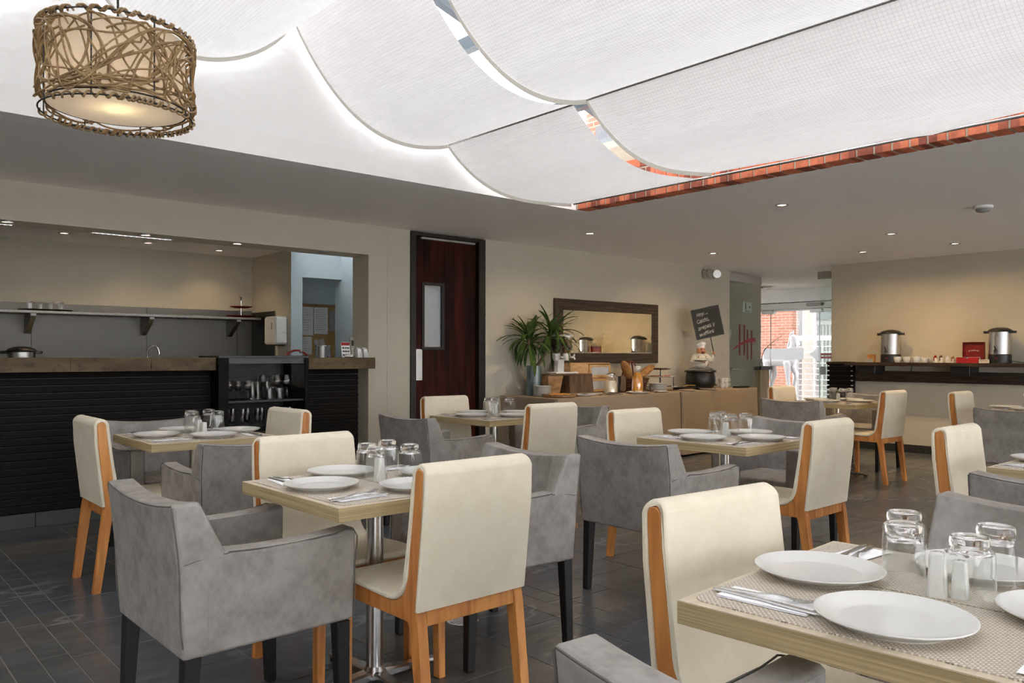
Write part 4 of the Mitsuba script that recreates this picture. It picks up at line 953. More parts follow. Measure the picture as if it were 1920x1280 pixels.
# notice board in the room behind the doorway
t = thing('notice_board', 'cork notice board with papers seen through the kitchen doorway', 'notice board')
NX0, NX1, NY = 4.72, 5.46, 9.648
add('board', box(NX0, NX1, NY - 0.014, NY, 1.20, 1.90), 'm_cork', t, smooth=False)
for za, zb in ((1.885, 1.91), (1.18, 1.205)): add('frame_rail', box(NX0 - 0.02, NX1 + 0.02, NY - 0.022, NY, za, zb, 0.003), 'm_mid_wood', t, smooth=False)
def sheet(x0, x1, z0, z1, m='m_paper', off=0.0, rot=0.0, lines=0, lb=None):
    c = ((x0 + x1) / 2, NY - 0.0165 - off, (z0 + z1) / 2); w, hh = (x1 - x0) / 2, (z1 - z0) / 2
    k = numbered('notice_paper'); scene[k] = mikit.ply(xf(box(-w, w, -0.0008, 0.0008, -hh, hh), c, ry=rot), m)
    tag(k, lb, 'paper', 'papers on the notice board')
    for i in range(lines):
        z = hh * (0.8 - 1.6 * i / lines); add('printed_line', xf(box(-w * 0.85, w * (0.3 + 0.5 * ((i * 7) % 5) / 5), -0.0014, -0.0008, z - 0.004, z), c, ry=rot), 'm_grey_plastic', k, smooth=False)
sheet(4.74, 4.99, 1.50, 1.87, lines=9, lb='white notice sheet at the upper left of the notice board')
sheet(5.0, 5.20, 1.52, 1.87, off=0.001, lines=10, lb='white notice sheet in the upper middle of the notice board')
sheet(5.22, 5.45, 1.56, 1.83, m='m_grey_plastic', off=0.002, lb='grey poster at the upper right of the notice board')
sheet(4.74, 4.97, 1.25, 1.48, off=0.002, lines=6, lb='white sheet with small symbols at the lower left of the notice board')
sheet(5.10, 5.17, 1.24, 1.46, off=0.003, rot=-18, m='m_pale', lb='crumpled pale paper slip pinned aslant on the cork')
sheet(5.02, 5.08, 1.30, 1.45, off=0.002, rot=-24, m='m_pale', lb='narrow pale slip pinned aslant left of the other slip')
# things standing on the right bar top
t = thing('card_reader', 'small card terminal standing at the right end of the bar top', 'card reader')
add('body', xf(box(-0.018, 0.018, -0.02, 0.02, 0, 0.19, 0.006), (3.865, 6.68, BZ), rx=-8), 'm_grey_plastic', t, smooth=False)
add('screen', xf(box(-0.013, 0.013, -0.0215, -0.02, 0.11, 0.16), (3.865, 6.68, BZ), rx=-8), 'm_black', t, smooth=False)
for i in range(12): add('key', xf(box(-0.013 + 0.0095 * (i % 3), -0.006 + 0.0095 * (i % 3), -0.0225, -0.02, 0.02 + 0.018 * (i // 3), 0.032 + 0.018 * (i // 3)), (3.865, 6.68, BZ), rx=-8), 'm_white', t, smooth=False)
t = thing('menu_card', 'white and red printed card standing left of the card terminal', 'card')
add('card', xf(box(-0.045, 0.045, -0.001, 0.001, 0, 0.145), (3.79, 6.66, BZ), rx=-10), 'm_paper', t, smooth=False)
add('banner', xf(box(-0.043, 0.043, -0.0018, -0.001, 0.115, 0.142), (3.79, 6.66, BZ), rx=-10), 'm_red', t, smooth=False)
for i in range(9): add('print', xf(box(-0.036 + 0.026 * (i % 3), -0.016 + 0.026 * (i % 3), -0.0016, -0.001, 0.02 + 0.032 * (i // 3), 0.034 + 0.032 * (i // 3)), (3.79, 6.66, BZ), rx=-10), 'm_black', t, smooth=False)
t = thing('computer_mouse', 'white rounded hand device lying beside the printed card', 'computer mouse')
add('body', ball((3.775, 6.585, BZ + 0.012), (0.034, 0.05, 0.020), 2), 'm_white', t, smooth=True)
add('base', ball((3.775, 6.585, BZ + 0.004), (0.036, 0.052, 0.006), 2), 'm_black', t, smooth=True)
for i, x in enumerate((3.885, 3.95)):
    t = thing('card_holder', ('left' if i == 0 else 'right') + ' clear holder with small leaflets at the end of the bar top', 'leaflet holder', 'leaflet holders on the bar')
    add('holder', cat([box(x - .025, x + .025, 6.575, 6.577, BZ, BZ + .05), box(x - .025, x + .025, 6.61, 6.612, BZ, BZ + .085), box(x - .025, x + .025, 6.575, 6.612, BZ, BZ + .002)]), 'm_frost', t, smooth=False)
    for q in range(3): add('leaflet', xf(box(-0.021, 0.021, -0.0006, 0.0006, 0, 0.078 + 0.006 * q), (x, 6.583 + 0.009 * q, BZ + .003), rx=-6), 'm_paper' if q != 1 else 'm_grey_plastic', t, smooth=False)
t = thing('hose', 'curved dark hose behind the bar top right of the glass cabinet', 'hose')
add('hose', tube(spline([(3.30, 7.0, 1.15), (3.36, 7.0, 1.25), (3.47, 7.0, 1.285), (3.56, 7.0, 1.24), (3.585, 7.0, 1.18)], 30), 0.010, 10), 'm_red_dark', t)
add('clamp', cyl((3.49, 7.0, 1.2785), (3.505, 7.0, 1.2735), 0.013, n=12), 'm_steel', t)
t = thing('steel_canister', 'steel canister beside the doorway behind the bar', 'canister')
add('body', xf(lathe([(0, 0), (0.085, 0), (0.085, 0.42), (0.08, 0.43), (0, 0.43)], 28), (4.42, 8.30, 0.92)), 'm_steel', t)
add('stand', box(4.30, 4.54, 8.18, 8.42, 0.0, 0.92), 'm_pale', t, smooth=False)
# ================================================================ COFFEE URNS (three of one kind)
urn = Proto()
urn.part('base', lathe([(0, 0), (0.118, 0), (0.120, 0.006), (0.120, 0.098), (0.116, 0.104), (0, 0.104)], 40), 'm_black', 40, 'black base')
urn.part('body', lathe([(0, 0.100), (0.114, 0.104), (0.1145, 0.12), (0.1145, 0.365), (0.112, 0.372), (0, 0.372)], 48), 'm_steel', 40, 'brushed steel body')
urn.part('lid', lathe([(0.0, 0.366), (0.124, 0.366), (0.128, 0.372), (0.126, 0.382), (0.108, 0.398), (0.07, 0.412), (0.03, 0.419), (0.0, 0.420)], 40), 'm_black', 40, 'black domed lid')
for s in (-1, 1):
    urn.part('handle', prism(rpoly([(s * 0.11, -0.045), (s * 0.165, -0.030), (s * 0.172, 0.0), (s * 0.165, 0.030), (s * 0.11, 0.045)] if s > 0 else [(s * 0.11, 0.045), (s * 0.165, 0.030), (s * 0.172, 0.0), (s * 0.165, -0.030), (s * 0.11, -0.045)], 0.008), 0.350, 0.378, 'z', 0.005), 'm_black', 40)
urn.part('tap', cat([cyl((0, -0.112, 0.145), (0, -0.165, 0.145), 0.012, n=12), cyl((0, -0.160, 0.150), (0, -0.160, 0.115), 0.010, n=12), tube([(0, -0.150, 0.150), (0, -0.156, 0.175), (0, -0.175, 0.192), (0, -0.19, 0.196)], [0.008, 0.008, 0.007, 0.006], 10), ball((0, -0.155, 0.146), 0.017, 1)]), 'm_black', 40)
urn.part('switch', cyl((0.0, -0.1195, 0.055), (0.0, -0.124, 0.055), 0.009, n=12), 'm_red', 40)
urn.part('label_line', xf(box(-0.03, 0.03, -0.1152, -0.113, 0.318, 0.322), (0, 0, 0)), 'm_grey_plastic', False)
SZ, SXF = 1.160, 10.34
# facing -x: local -y must point to -x, i.e. rotate by -90
urn.put('coffee_urn', 'steel coffee urn with black lid left of the row of cups on the shelf', 'coffee urn', mat4((10.50, 4.56, SZ), -90, 1.0), 'steel coffee urns')
urn.put('coffee_urn', 'steel coffee urn with black lid on the shelf right of the red tea box', 'coffee urn', mat4((10.50, 3.30, SZ), -90, 1.0), 'steel coffee urns')
urn.put('coffee_urn', 'steel urn with black lid in the kitchen at the left edge of the photo', 'coffee urn', mat4((1.53, 8.78, 0.9), -12, 1.0), 'steel coffee urns')

# ---- shelf on the right wall
t = thing('coffee_shelf', 'long dark wooden wall shelf carrying the coffee urns and cups', 'shelf')
add('board', box(SXF, XR - 0.001, -2.5, 5.10, SZ - 0.045, SZ, 0.003), 'm_dark_wood', t, smooth=False)
add('apron', box(XR - 0.06, XR - 0.001, -2.5, 5.10, 0.905, 1.045, 0.003), 'm_dark_wood', t, smooth=False)
for y in (4.83, 3.70, 2.55, 1.4): add('bracket', box(SXF + 0.06, XR - 0.001, y - 0.11, y + 0.11, 1.005, SZ - 0.045, 0.004), 'm_black', t, smooth=False)
# slatted panel at the end of the right wall
t = thing('slatted_panel', 'dark panel of horizontal slats at the end of the coffee shelf', 'panel')
add('frame', box(XR - 0.07, XR + 0.16, 5.12, 5.455, 0.0, 1.13), 'm_black_matte', t, smooth=False)
z = 0.06
while z < 1.12:
    add('slat', box(XR - 0.095, XR - 0.07, 5.095, 5.475, z, z + 0.048, 0.003), 'm_dark_slat', t, smooth=False); z += 0.066
    if z < 1.12: add('spacer', box(XR - 0.092, XR - 0.07, 5.12, 5.14, z - 0.0165, z - 0.0015), 'm_pale', t, smooth=False)
add('cap', box(XR - 0.11, XR + 0.16, 5.08, 5.48, 1.131, 1.16, 0.002), 'm_dark_wood', t, smooth=False)
# ---- things on the shelf
cup = Proto()
cup.part('bowl', lathe([(0, 0.003), (0.022, 0.003), (0.024, 0.0), (0.027, 0.0), (0.036, 0.018), (0.041, 0.045), (0.0425, 0.062), (0.040, 0.062), (0.038, 0.045), (0.033, 0.02), (0.02, 0.009), (0, 0.008)], 28), 'm_porcelain', 45)
cup.part('handle', tube(spline([(0.040, 0, 0.052), (0.058, 0, 0.052), (0.062, 0, 0.036), (0.052, 0, 0.022), (0.037, 0, 0.020)], 16), 0.0042, 8), 'm_porcelain', 45)
GCUP = 'white cups on the coffee shelf'
for i, (y, x) in enumerate(((4.44, 10.42), (4.325, 10.42), (4.21, 10.42), (4.125, 10.45), (4.085, 10.54))):
    cup.put('coffee_cup', f'white coffee cup on the shelf, {ordn[i]} to the right of the left urn', 'cup', mat4((x, y, SZ), -62, 1.2 if i < 3 else 1.0), GCUP)
def canister(x, y, H, r_, m_band, lb, lid=None):
    t = thing('sugar_pot', lb, 'pot', 'small pots on the coffee shelf')
    add('body', xf(lathe([(0, 0), (r_ * 0.94, 0), (r_, 0.004), (r_, H - 0.003), (r_ * 0.95, H), (r_ * 0.9, H), (r_ * 0.9, 0.01), (0, 0.01)], 24), (x, y, SZ)), 'm_cream_paint', t)
    add('sachets', cat([xf(box(-0.004, 0.004, -0.016, 0.016, H * 0.4, H + 0.018 + 0.006 * (q % 3)), (x - 0.018 + 0.009 * q, y + 0.003 * (-1) ** q, SZ), rz=75 + 9 * q) for q in range(5)]), m_band, t, smooth=False)
canister(10.44, 3.99, 0.062, 0.030, 'm_red', 'small pot with red sachets right of the white cups')
canister(10.44, 3.925, 0.062, 0.029, 'm_stem', 'small pot with dark sachets beside the red sachet pot')
canister(10.44, 3.85, 0.050, 0.028, 'm_paper', 'left of two small cream pots near the red tea box')
canister(10.44, 3.79, 0.050, 0.028, 'm_mid_wood', 'right of two small cream pots near the red tea box')
t = thing('tea_box', 'open red tea box with a raised lid on the coffee shelf', 'box')
x0, x1, y0, y1, z1 = 10.36, 10.465, 3.485, 3.725, SZ + 0.066
add('tray', cat([box(x0, x1, y0, y1, SZ, SZ + 0.006), box(x0, x0 + .006, y0, y1, SZ, z1), box(x1 - .006, x1, y0, y1, SZ, z1), box(x0, x1, y0, y0 + .006, SZ, z1), box(x0, x1, y1 - .006, y1, SZ, z1)]), 'm_red', t, smooth=False)
add('latch', box(x0 - .003, x0, 3.60, 3.625, z1 - .012, z1 + .004, .001), 'm_chrome', t, smooth=False)
for i in range(8): add('tea_sachet', xf(box(-0.03, 0.03, -0.004, 0.004, 0, 0.062), (x0 + 0.05, y0 + 0.025 + 0.027 * i, SZ + 0.007), rz=90), ('m_paper', 'm_red', 'm_cream_paint', 'm_stem')[i % 4], t, smooth=False)
lx = x1 + 0.004
add('lid', cat([box(lx + .024, lx + .030, y0 - .03, y1 - .03, SZ + .012, SZ + .250, .001), box(lx, lx + .024, y0 - .03, y0 - .024, SZ + .012, SZ + .25), box(lx, lx + .024, y1 - .036, y1 - .03, SZ + .012, SZ + .25), box(lx, lx + .024, y0 - .03, y1 - .03, SZ + .244, SZ + .25), box(lx, lx + .024, y0 - .03, y1 - .03, SZ + .012, SZ + .018)]), 'm_red_dark', t, smooth=False)
v, fc = text('INFUSIONES', 0.014, 0.001); v = v.copy(); v[:, 1] -= 3.2 * v[:, 0] ** 2
add('lettering', xf(xf((v, fc), rx=90), (lx + .0235, (y0 + y1) / 2 - .03, SZ + .145), rz=-90), 'm_paper', f'{t}__lid', smooth=False)
t = thing('card_stand', 'small grey card holder left of the left coffee urn', 'card holder')
add('holder', xf(box(-0.055, 0.055, -0.003, 0.003, 0, 0.05), (10.40, 4.80, SZ), rz=-90, rx=0), 'm_grey_plastic', t, smooth=False)
add('cards', cat([xf(box(-0.045, 0.045, -0.006, 0.006, 0.0, 0.095 + .004 * q), (10.43 + 0.016 * q, 4.785, SZ), rz=-90 + 4 * q) for q in range(3)]), 'm_bread', t, smooth=False)
t = thing('shelf_sign', 'small beige name card between the red tea box and the right urn', 'sign')
add('card', xf(box(-0.055, 0.055, -0.002, 0.002, 0, 0.043), (10.37, 3.425, SZ), rz=-90, rx=0), 'm_cream_paint', t, smooth=False)
add('print', cat([xf(box(-0.042, 0.042, -0.0032, -0.002, zq, zq + .004), (10.37, 3.425, SZ), rz=-90) for zq in (0.012, 0.022, 0.031)]), 'm_mid_wood', t, smooth=False)
t = thing('power_cord', 'thin black cord hanging below the coffee shelf', 'cord')
add('cord', tube(spline([(10.56, 4.46, SZ + .012), (10.68, 4.40, SZ + 0.01), (10.690, 4.38, 1.07), (10.685, 4.43, 1.0), (10.632, 4.52, 0.97)], 24), 0.004, 6), 'm_black', t)
t = thing('power_cord', 'black cord lying on the shelf beside the right urn', 'cord')
add('cord', tube(spline([(10.52, 3.18, SZ + .03), (10.56, 3.05, SZ + .006), (10.6, 2.8, SZ + 0.006), (10.6, 2.4, SZ + .006)], 20), 0.004, 6), 'm_black', t)
# ================================================================ BACK WALL: mirror, buffet tables and what stands on them
t = thing('wall_mirror', 'wide mirror in a dark wooden frame on the wall above the buffet', 'mirror')
mx0, mx1, mz0, mz1, fw = 6.565, 8.46, 1.145, 1.912, 0.128
my = YB - 0.045
for ring in ([(mx0, mz0), (mx1, mz0), (mx1 - fw, mz0 + fw), (mx0 + fw, mz0 + fw)], [(mx1, mz0), (mx1, mz1), (mx1 - fw, mz1 - fw), (mx1 - fw, mz0 + fw)], [(mx1, mz1), (mx0, mz1), (mx0 + fw, mz1 - fw), (mx1 - fw, mz1 - fw)], [(mx0, mz1), (mx0, mz0), (mx0 + fw, mz0 + fw), (mx0 + fw, mz1 - fw)]):
    add('frame_rail', prism(np.array(ring), my, YB - 0.002, 'y', 0.003), 'm_mirror_frame', t, smooth=False)
a, b, c, d = mx0 + fw - .002, mx1 - fw + .002, mz0 + fw - .002, mz1 - fw + .002
add('mirror_glass', (np.array([[a, my + .034, c], [b, my + .008, c], [b, my + .008, d], [a, my + .034, d]]), np.array([[0, 1, 2], [0, 2, 3]])), 'm_mirror', t, smooth=False)
add('glass_bevel', box(a, b, my + .004, my + .007, c, c + .008), 'm_cream_paint', t, smooth=False)
# ---- cloths over two buffet tables
BT = 0.80
def cloth(name, label, x0, x1, yl, yr, yb, left_open, seed):
    """Draped cloth: flat top, front and sides with folds falling to the floor."""
    path = [(x0, yb), (x0, yl)] + [(x0 + (x1 - x0) * q, yl + (yr - yl) * q) for q in np.linspace(0, 1, 61)[1:-1]] + [(x1, yr), (x1, yb)]
    P_ = LineString(path).segmentize(0.04); pts = np.asarray(P_.coords); n = len(pts)
    d = np.gradient(pts, axis=0); nr = np.stack([d[:, 1], -d[:, 0]], 1); nr /= np.linalg.norm(nr, axis=1, keepdims=True) + 1e-9
    c = np.array([(x0 + x1) / 2, yb]); nr *= np.sign(((pts - c) * nr).sum(1, keepdims=True) + 1e-9)
    s = np.r_[0, np.cumsum(np.linalg.norm(np.diff(pts, axis=0), axis=1))]
    zs = np.r_[BT, BT - 0.004, BT - 0.03, np.linspace(BT - 0.1, 0.035, 12)]
    V = []
    for k, z in enumerate(zs):
        q = (BT - z) / BT
        fold = 0.030 * (meshkit.noise(np.stack([s * 3.1, np.full(n, seed * 5.0), np.full(n, q * 0.7)], -1)) - 0.35) + 0.012 * np.sin(s * 9 + seed)
        off = (0.004 if k else -0.004) + q ** 0.8 * (0.02 + fold)
        zz = np.full(n, z) + (0.022 * np.sin(s * 2.3 + seed) if k == len(zs) - 1 else 0) * 0.5
        if k: zz = np.maximum(zz, 0.012)
        V.append(np.c_[pts + nr * off if np.ndim(off) == 0 else pts + nr * off[:, None], zz])
    V = np.vstack(V); m = len(zs); i, j = np.meshgrid(np.arange(m - 1), np.arange(n - 1), indexing='ij'); a = i * n + j
    F = np.stack([a, a + 1, a + n + 1, a + n], -1).reshape(-1, 4)
    t = thing(name, label, 'tablecloth', 'beige cloths over the buffet tables')
    add('drape', (V, F), 'm_cloth', t, smooth=True)
    ring = V[:n, :2]; add('top', (np.c_[ring, np.full(n, BT)], ring_tri(ring[::-1])[:, ::-1] if True else None), 'm_cloth', t, smooth=False) if False else add('top', prism(poly_ring(Polygon(ring)), BT - 0.003, BT, 'z'), 'm_cloth', t, smooth=False)
    return t
cloth('buffet_tablecloth', 'beige cloth draped to the floor over the left buffet table', 5.74, 8.02, 5.83, 6.02, YB - 0.012, True, 1)
cloth('buffet_tablecloth', 'beige cloth draped to the floor over the right buffet table, by the glass door', 8.06, 9.96, 6.02, 6.16, YB - 0.012, True, 2)
for (x0, x1, yf, lb) in ((5.80, 7.96, 6.09, 'left'), (8.12, 9.88, 6.25, 'right')):
    t = thing('buffet_table', f'{lb} buffet table hidden beneath its beige cloth', 'table')
    add('tabletop', box(x0, x1, yf, YB - 0.05, BT - 0.034, BT - 0.0035), 'm_pale', t, smooth=False)
    for xx in (x0 + .06, x1 - .06):
        for yy in (yf + .06, YB - .12): add('leg', cyl((xx, yy, 0), (xx, yy, BT - .034), 0.016, n=10), 'm_alu', t)
# ---- plant in a glazed vase
VX, VY = 6.03, 6.50
t = thing('vase', 'tall glazed blue grey cylinder vase holding the plant', 'vase')
add('body', xf(lathe([(0, 0), (0.078, 0), (0.082, 0.004), (0.082, 0.325), (0.080, 0.330), (0.074, 0.330), (0.074, 0.012), (0, 0.012)], 40), (VX, VY, BT)), 'm_vase', t)
add('soil', xf(lathe([(0, 0.29), (0.074, 0.29), (0.074, 0.28)], 24), (VX, VY, BT)), 'm_stem', t)
t = thing('potted_plant', 'dragon tree plant with two heads of long dark green strap leaves', 'plant')
rng = np.random.default_rng(12)
heads = [((VX - 0.015, VY, BT + 0.29), (VX - 0.075, VY + 0.01, BT + 0.60)), ((VX + 0.02, VY + 0.01, BT + 0.29), (VX + 0.27, VY - 0.01, BT + 0.66))]
for h0, h1 in heads:
    h0, h1 = np.array(h0), np.array(h1)
    mid = (h0 + h1) / 2 + [0.012, 0, -0.02]
    add('trunk', tube(spline([h0, mid, h1, h1 + (h1 - mid) * 0.12], 20), np.linspace(0.022, 0.016, 20), 10), 'm_stem', t)
    for k in range(58):
        az = rng.uniform(0, 2 * PI); el = rng.uniform(-0.5, 1.45) ; L = rng.uniform(0.27, 0.46); w = rng.uniform(0.016, 0.024)
        base = h1 + (h1 - mid) / np.linalg.norm(h1 - mid) * rng.uniform(-0.07, 0.04)
        dirh = np.array([math.cos(az), math.sin(az), 0]); m = 10; s = np.linspace(0, 1, m)
        ang = el - s * (0.9 + 0.9 * max(0, math.cos(el))) * rng.uniform(0.5, 1.0)
        p = base + np.cumsum(np.c_[np.cos(ang)[:, None] * dirh, np.sin(ang)] if False else np.cos(ang)[:, None] * dirh + np.sin(ang)[:, None] * np.array([0, 0, 1.0]), axis=0) * (L / m)
        p[:, 1] = np.minimum(p[:, 1], YB - 0.055 + 0 * p[:, 1])
        side = np.cross(dirh, [0, 0, 1.0]); ww = w * np.sin(PI * np.clip(s * 0.93 + 0.07, 0, 1)) ** 0.55
        up_ = np.array([0, 0, 1.0]) * 0.25 * w
        V = np.vstack([p - side * ww[:, None] + up_, p, p + side * ww[:, None] + up_]); i = np.arange(m - 1)
        F = np.vstack([np.stack([i, i + 1, i + 1 + m, i + m], 1), np.stack([i + m, i + m + 1, i + 1 + 2 * m, i + 2 * m], 1)])
        add('leaf', (V, F), 'm_leaf', t, smooth=True)
# ---- plates in a stack (each a plate)
side_plate = mikit.ply(lathe([(0, 0.003), (0.062, 0.003), (0.068, 0.0), (0.092, 0.010), (0.098, 0.013), (0.098, 0.0155), (0.092, 0.0135), (0.066, 0.006), (0, 0.006)], 40), 'm_porcelain', smooth=45)
for i in range(9): put1('side_plate', side_plate, f'white side plate in the stack before the vase, {ordn[i]} from the bottom', 'plate', mat4((5.945, 6.28, BT + 0.0125 * i)), 'stack of white plates by the vase')
for i in range(6): put1('side_plate', side_plate, f'white plate in the stack below the tiered stand, {ordn[i]} from the bottom', 'plate', mat4((8.05 - 0.11, 6.30, BT + 0.0165 * i), 0, 1.22), 'stack of white plates at the middle of the buffet')
# ---- round wooden board with cheese slices
t = thing('serving_board', 'round wooden serving board with a short handle before the plate stack', 'board')
add('board', xf(lathe([(0, 0), (0.165, 0), (0.178, 0.008), (0.180, 0.030), (0.174, 0.034), (0.15, 0.026), (0, 0.026)], 40), (5.985, 6.06, BT)), 'm_mid_wood', t)
add('handle', box(6.14, 6.26, 6.04, 6.09, BT + .008, BT + .028, .008), 'm_mid_wood', t)
t = thing('cheese_slices', 'orange cheese slices fanned on the round wooden board', 'cheese')
for i in range(7): add('slice', xf(box(-0.045, 0.045, -0.045, 0.045, 0, 0.006, 0.001), (5.90 + 0.027 * i, 6.06 + 0.012 * math.sin(i * 2.0), BT + 0.028 + 0.002 * (i % 3)), rz=12 * i, ry=-3), 'm_cheese', t, smooth=False)
# ---- plywood riser with the cereal dispenser
t = thing('wooden_riser', 'bent wooden riser carrying the cereal dispenser', 'riser')
RX0, RX1, RY0, RY1, RZ = 6.10, 6.80, 6.34, 6.62, BT + 0.235
add('top', box(RX0, RX1, RY0, RY1, RZ - 0.016, RZ, 0.003), 'm_walnut', t, smooth=False)
add('side', prism(np.array([(RX0, BT), (RX0 + 0.17, BT), (RX0 + 0.235, RZ - .016), (RX0, RZ - .016)]), RY0 + 0.004, RY1 - 0.004, 'y', 0.003), 'm_mid_wood', t, smooth=False)
add('side', prism(np.array([(RX1 - 0.36, BT), (RX1 + 0.03, BT), (RX1, RZ - .016), (RX1 - 0.38, RZ - .016)]), RY0 + 0.004, RY1 - 0.004, 'y', 0.003), 'm_walnut', t, smooth=False)
t = thing('cereal_dispenser', 'white double cereal dispenser with two clear canisters on the riser', 'cereal dispenser')
DY = 6.47
add('base', box(6.27, 6.63, DY - 0.08, DY + 0.08, RZ, RZ + 0.022, 0.006), 'm_white', t, smooth=False)
add('column', prism(rpoly([(6.34, DY - 0.035), (6.44, DY - 0.035), (6.44, DY + 0.035), (6.34, DY + 0.035)], 0.01), RZ + 0.022, RZ + 0.165, 'z'), 'm_white', t)
for i, cx in enumerate((6.345, 6.505)):
    z0 = RZ + 0.155
    c_ = add('canister', xf(lathe([(0.040, 0.075), (0.062, 0.11), (0.070, 0.27), (0.066, 0.27), (0.058, 0.112), (0.036, 0.078)], 28, closed=True), (cx, DY, z0)), 'm_pane', t)
    add('cereal', xf(lathe([(0, 0.08), (0.036, 0.082), (0.0575, 0.114), (0.0655, 0.255 - 0.02 * i), (0.02, 0.262 - 0.02 * i), (0, 0.26 - 0.02 * i)], 24), (cx, DY, z0)), 'm_cereal' if i else 'm_cereal_dark', c_, label='cereal filling')
    add('lid', xf(lathe([(0, 0.285), (0.07, 0.285), (0.076, 0.279), (0.076, 0.268), (0, 0.268)], 28), (cx, DY, z0)), 'm_white', t)
    add('portioner', xf(lathe([(0, 0.0), (0.030, 0.0), (0.045, 0.03), (0.045, 0.08), (0, 0.082)], 24), (cx, DY, z0 - 0.005)), 'm_white', t)
    kx = (cx + 0.05, DY - 0.03, z0 + 0.035)
    add('knob', cat([cyl((cx + 0.02, DY - 0.045, z0 + .035), (cx + 0.03, DY - 0.085, z0 + .035), 0.012, n=12)] + [xf(box(-0.009, 0.009, -0.006, 0.006, 0.0, 0.036, .003), (cx + 0.03, DY - 0.088, z0 + .035), ry=q) for q in (20, 140, 260)]), 'm_white', t)
# ---- bread box
t = thing('bread_box', 'light wooden two level bread box with clear flip doors', 'bread box')
bx0, bx1, by0, by1, bz1 = 6.50, 7.17, 6.40, 6.66, BT + 0.345
add('body', cat([box(bx0, bx1, by1 - .012, by1, BT, bz1), box(bx0, bx0 + .30, by0, by1 - .012, BT, bz1, .002), box(bx1 - .014, bx1, by0, by1 - .012, BT, bz1, .002), box(bx0, bx1, by0, by1, bz1, bz1 + .012, .002), box(bx0 + .3, bx1 - .014, by0, by1 - .012, BT + .165, BT + .180), box(bx0 + .3, bx1 - .014, by0, by1 - .012, BT, BT + .014)]), 'm_light_wood', t, smooth=False)
for z in (BT + .018, BT + .184):
    k = add('door', cat([box(bx0 + .302, bx1 - .003, by0 - .014, by0 - .002, z, z + .030, .002), box(bx0 + .302, bx1 - .003, by0 - .014, by0 - .002, z + .125, z + .152, .002), box(bx0 + .302, bx0 + .332, by0 - .014, by0 - .002, z + .03, z + .125), box(bx1 - .033, bx1 - .003, by0 - .014, by0 - .002, z + .03, z + .125)]), 'm_light_wood', t, smooth=False)
    add('pane', box(bx0 + .332, bx1 - .033, by0 - .009, by0 - .006, z + .03, z + .125), 'm_frost', k, smooth=False)
    add('handle', box(bx0 + .44, bx1 - .14, by0 - .026, by0 - .014, z + .006, z + .018, .003), 'm_light_wood', k, smooth=False)
# ---- milk jug
t = thing('milk_jug', 'clear glass jug of milk with a steel lid on the buffet', 'jug')
JX, JY = 6.98, 6.22
add('milk', xf(lathe([(0, 0.006), (0.073, 0.006), (0.076, 0.03), (0.068, 0.11), (0.052, 0.155), (0, 0.156)], 32), (JX, JY, BT)), 'm_milk', t)
add('glass', xf(lathe([(0, 0.0), (0.076, 0.0), (0.079, 0.03), (0.071, 0.112), (0.051, 0.165), (0.046, 0.20), (0.048, 0.225), (0.0465, 0.225), (0.0445, 0.20), (0.0495, 0.165), (0.0695, 0.112), (0.0775, 0.03), (0.0745, 0.0015), (0, 0.0015)], 32), (JX, JY, BT)), 'm_pane', t)
add('handle', tube(spline([(JX + .048, JY, BT + .205), (JX + .085, JY, BT + .195), (JX + .100, JY, BT + .14), (JX + .088, JY, BT + .07), (JX + .070, JY, BT + .055)], 24), 0.007, 8), 'm_grey_plastic', t)
add('lid', xf(lathe([(0, 0.222), (0.050, 0.222), (0.050, 0.232), (0.02, 0.244), (0, 0.245)], 28), (JX, JY, BT)), 'm_steel', t)
# ---- toaster
t = thing('toaster', 'steel toaster with black ends behind the juice bottle', 'toaster')
tx, ty = 7.30, 6.42
add('body', prism(rpoly([(tx - .14, BT + .012), (tx + .09, BT + .012), (tx + .09, BT + .195), (tx - .14, BT + .195)], 0.03, 5), ty - .08, ty + .08, 'y', 0.004), 'm_steel', t)
add('end_panel', prism(rpoly([(tx - .06, BT + .01), (tx + .0, BT + .01), (tx + .0, BT + .198), (tx - .06, BT + .198)], 0.006), ty - .084, ty + .084, 'y', 0.004), 'm_black', t)
add('base', box(tx - .13, tx + .08, ty - .075, ty + .075, BT, BT + .014, .003), 'm_black', t, smooth=False)
add('slot', cat([box(tx - .12, tx - .065, ty - .045, ty - .02, BT + .1945, BT + .1965), box(tx - .12, tx - .065, ty + .02, ty + .045, BT + .1945, BT + .1965)]), 'm_black', t, smooth=False)
add('dial', cyl((tx - .03, ty - .084, BT + .06), (tx - .03, ty - .096, BT + .06), 0.013, n=14), 'm_steel', t)
# ---- juice bottle
t = thing('juice_bottle', 'glass bottle of orange juice with a white cap', 'bottle')
JX, JY = 7.43, 6.20
add('juice', xf(lathe([(0, .004), (.062, .004), (.066, .02), (.066, .10), (.058, .17), (.040, .225), (.034, .245), (0, .246)], 32), (JX, JY, BT)), 'm_juice', t)
add('glass', xf(lathe([(0, 0), (.064, 0), (.069, .02), (.069, .102), (.060, .172), (.042, .228), (.034, .26), (.034, .285), (.0325, .285), (.0325, .26), (.0405, .228), (.0585, .172), (.0675, .102), (.0675, .02), (.0625, .0015), (0, .0015)], 32), (JX, JY, BT)), 'm_pane', t)
add('cap', xf(lathe([(0, .282), (.040, .282), (.042, .29), (.040, .312), (.034, .318), (0, .318)], 24), (JX, JY, BT)), 'm_white', t)
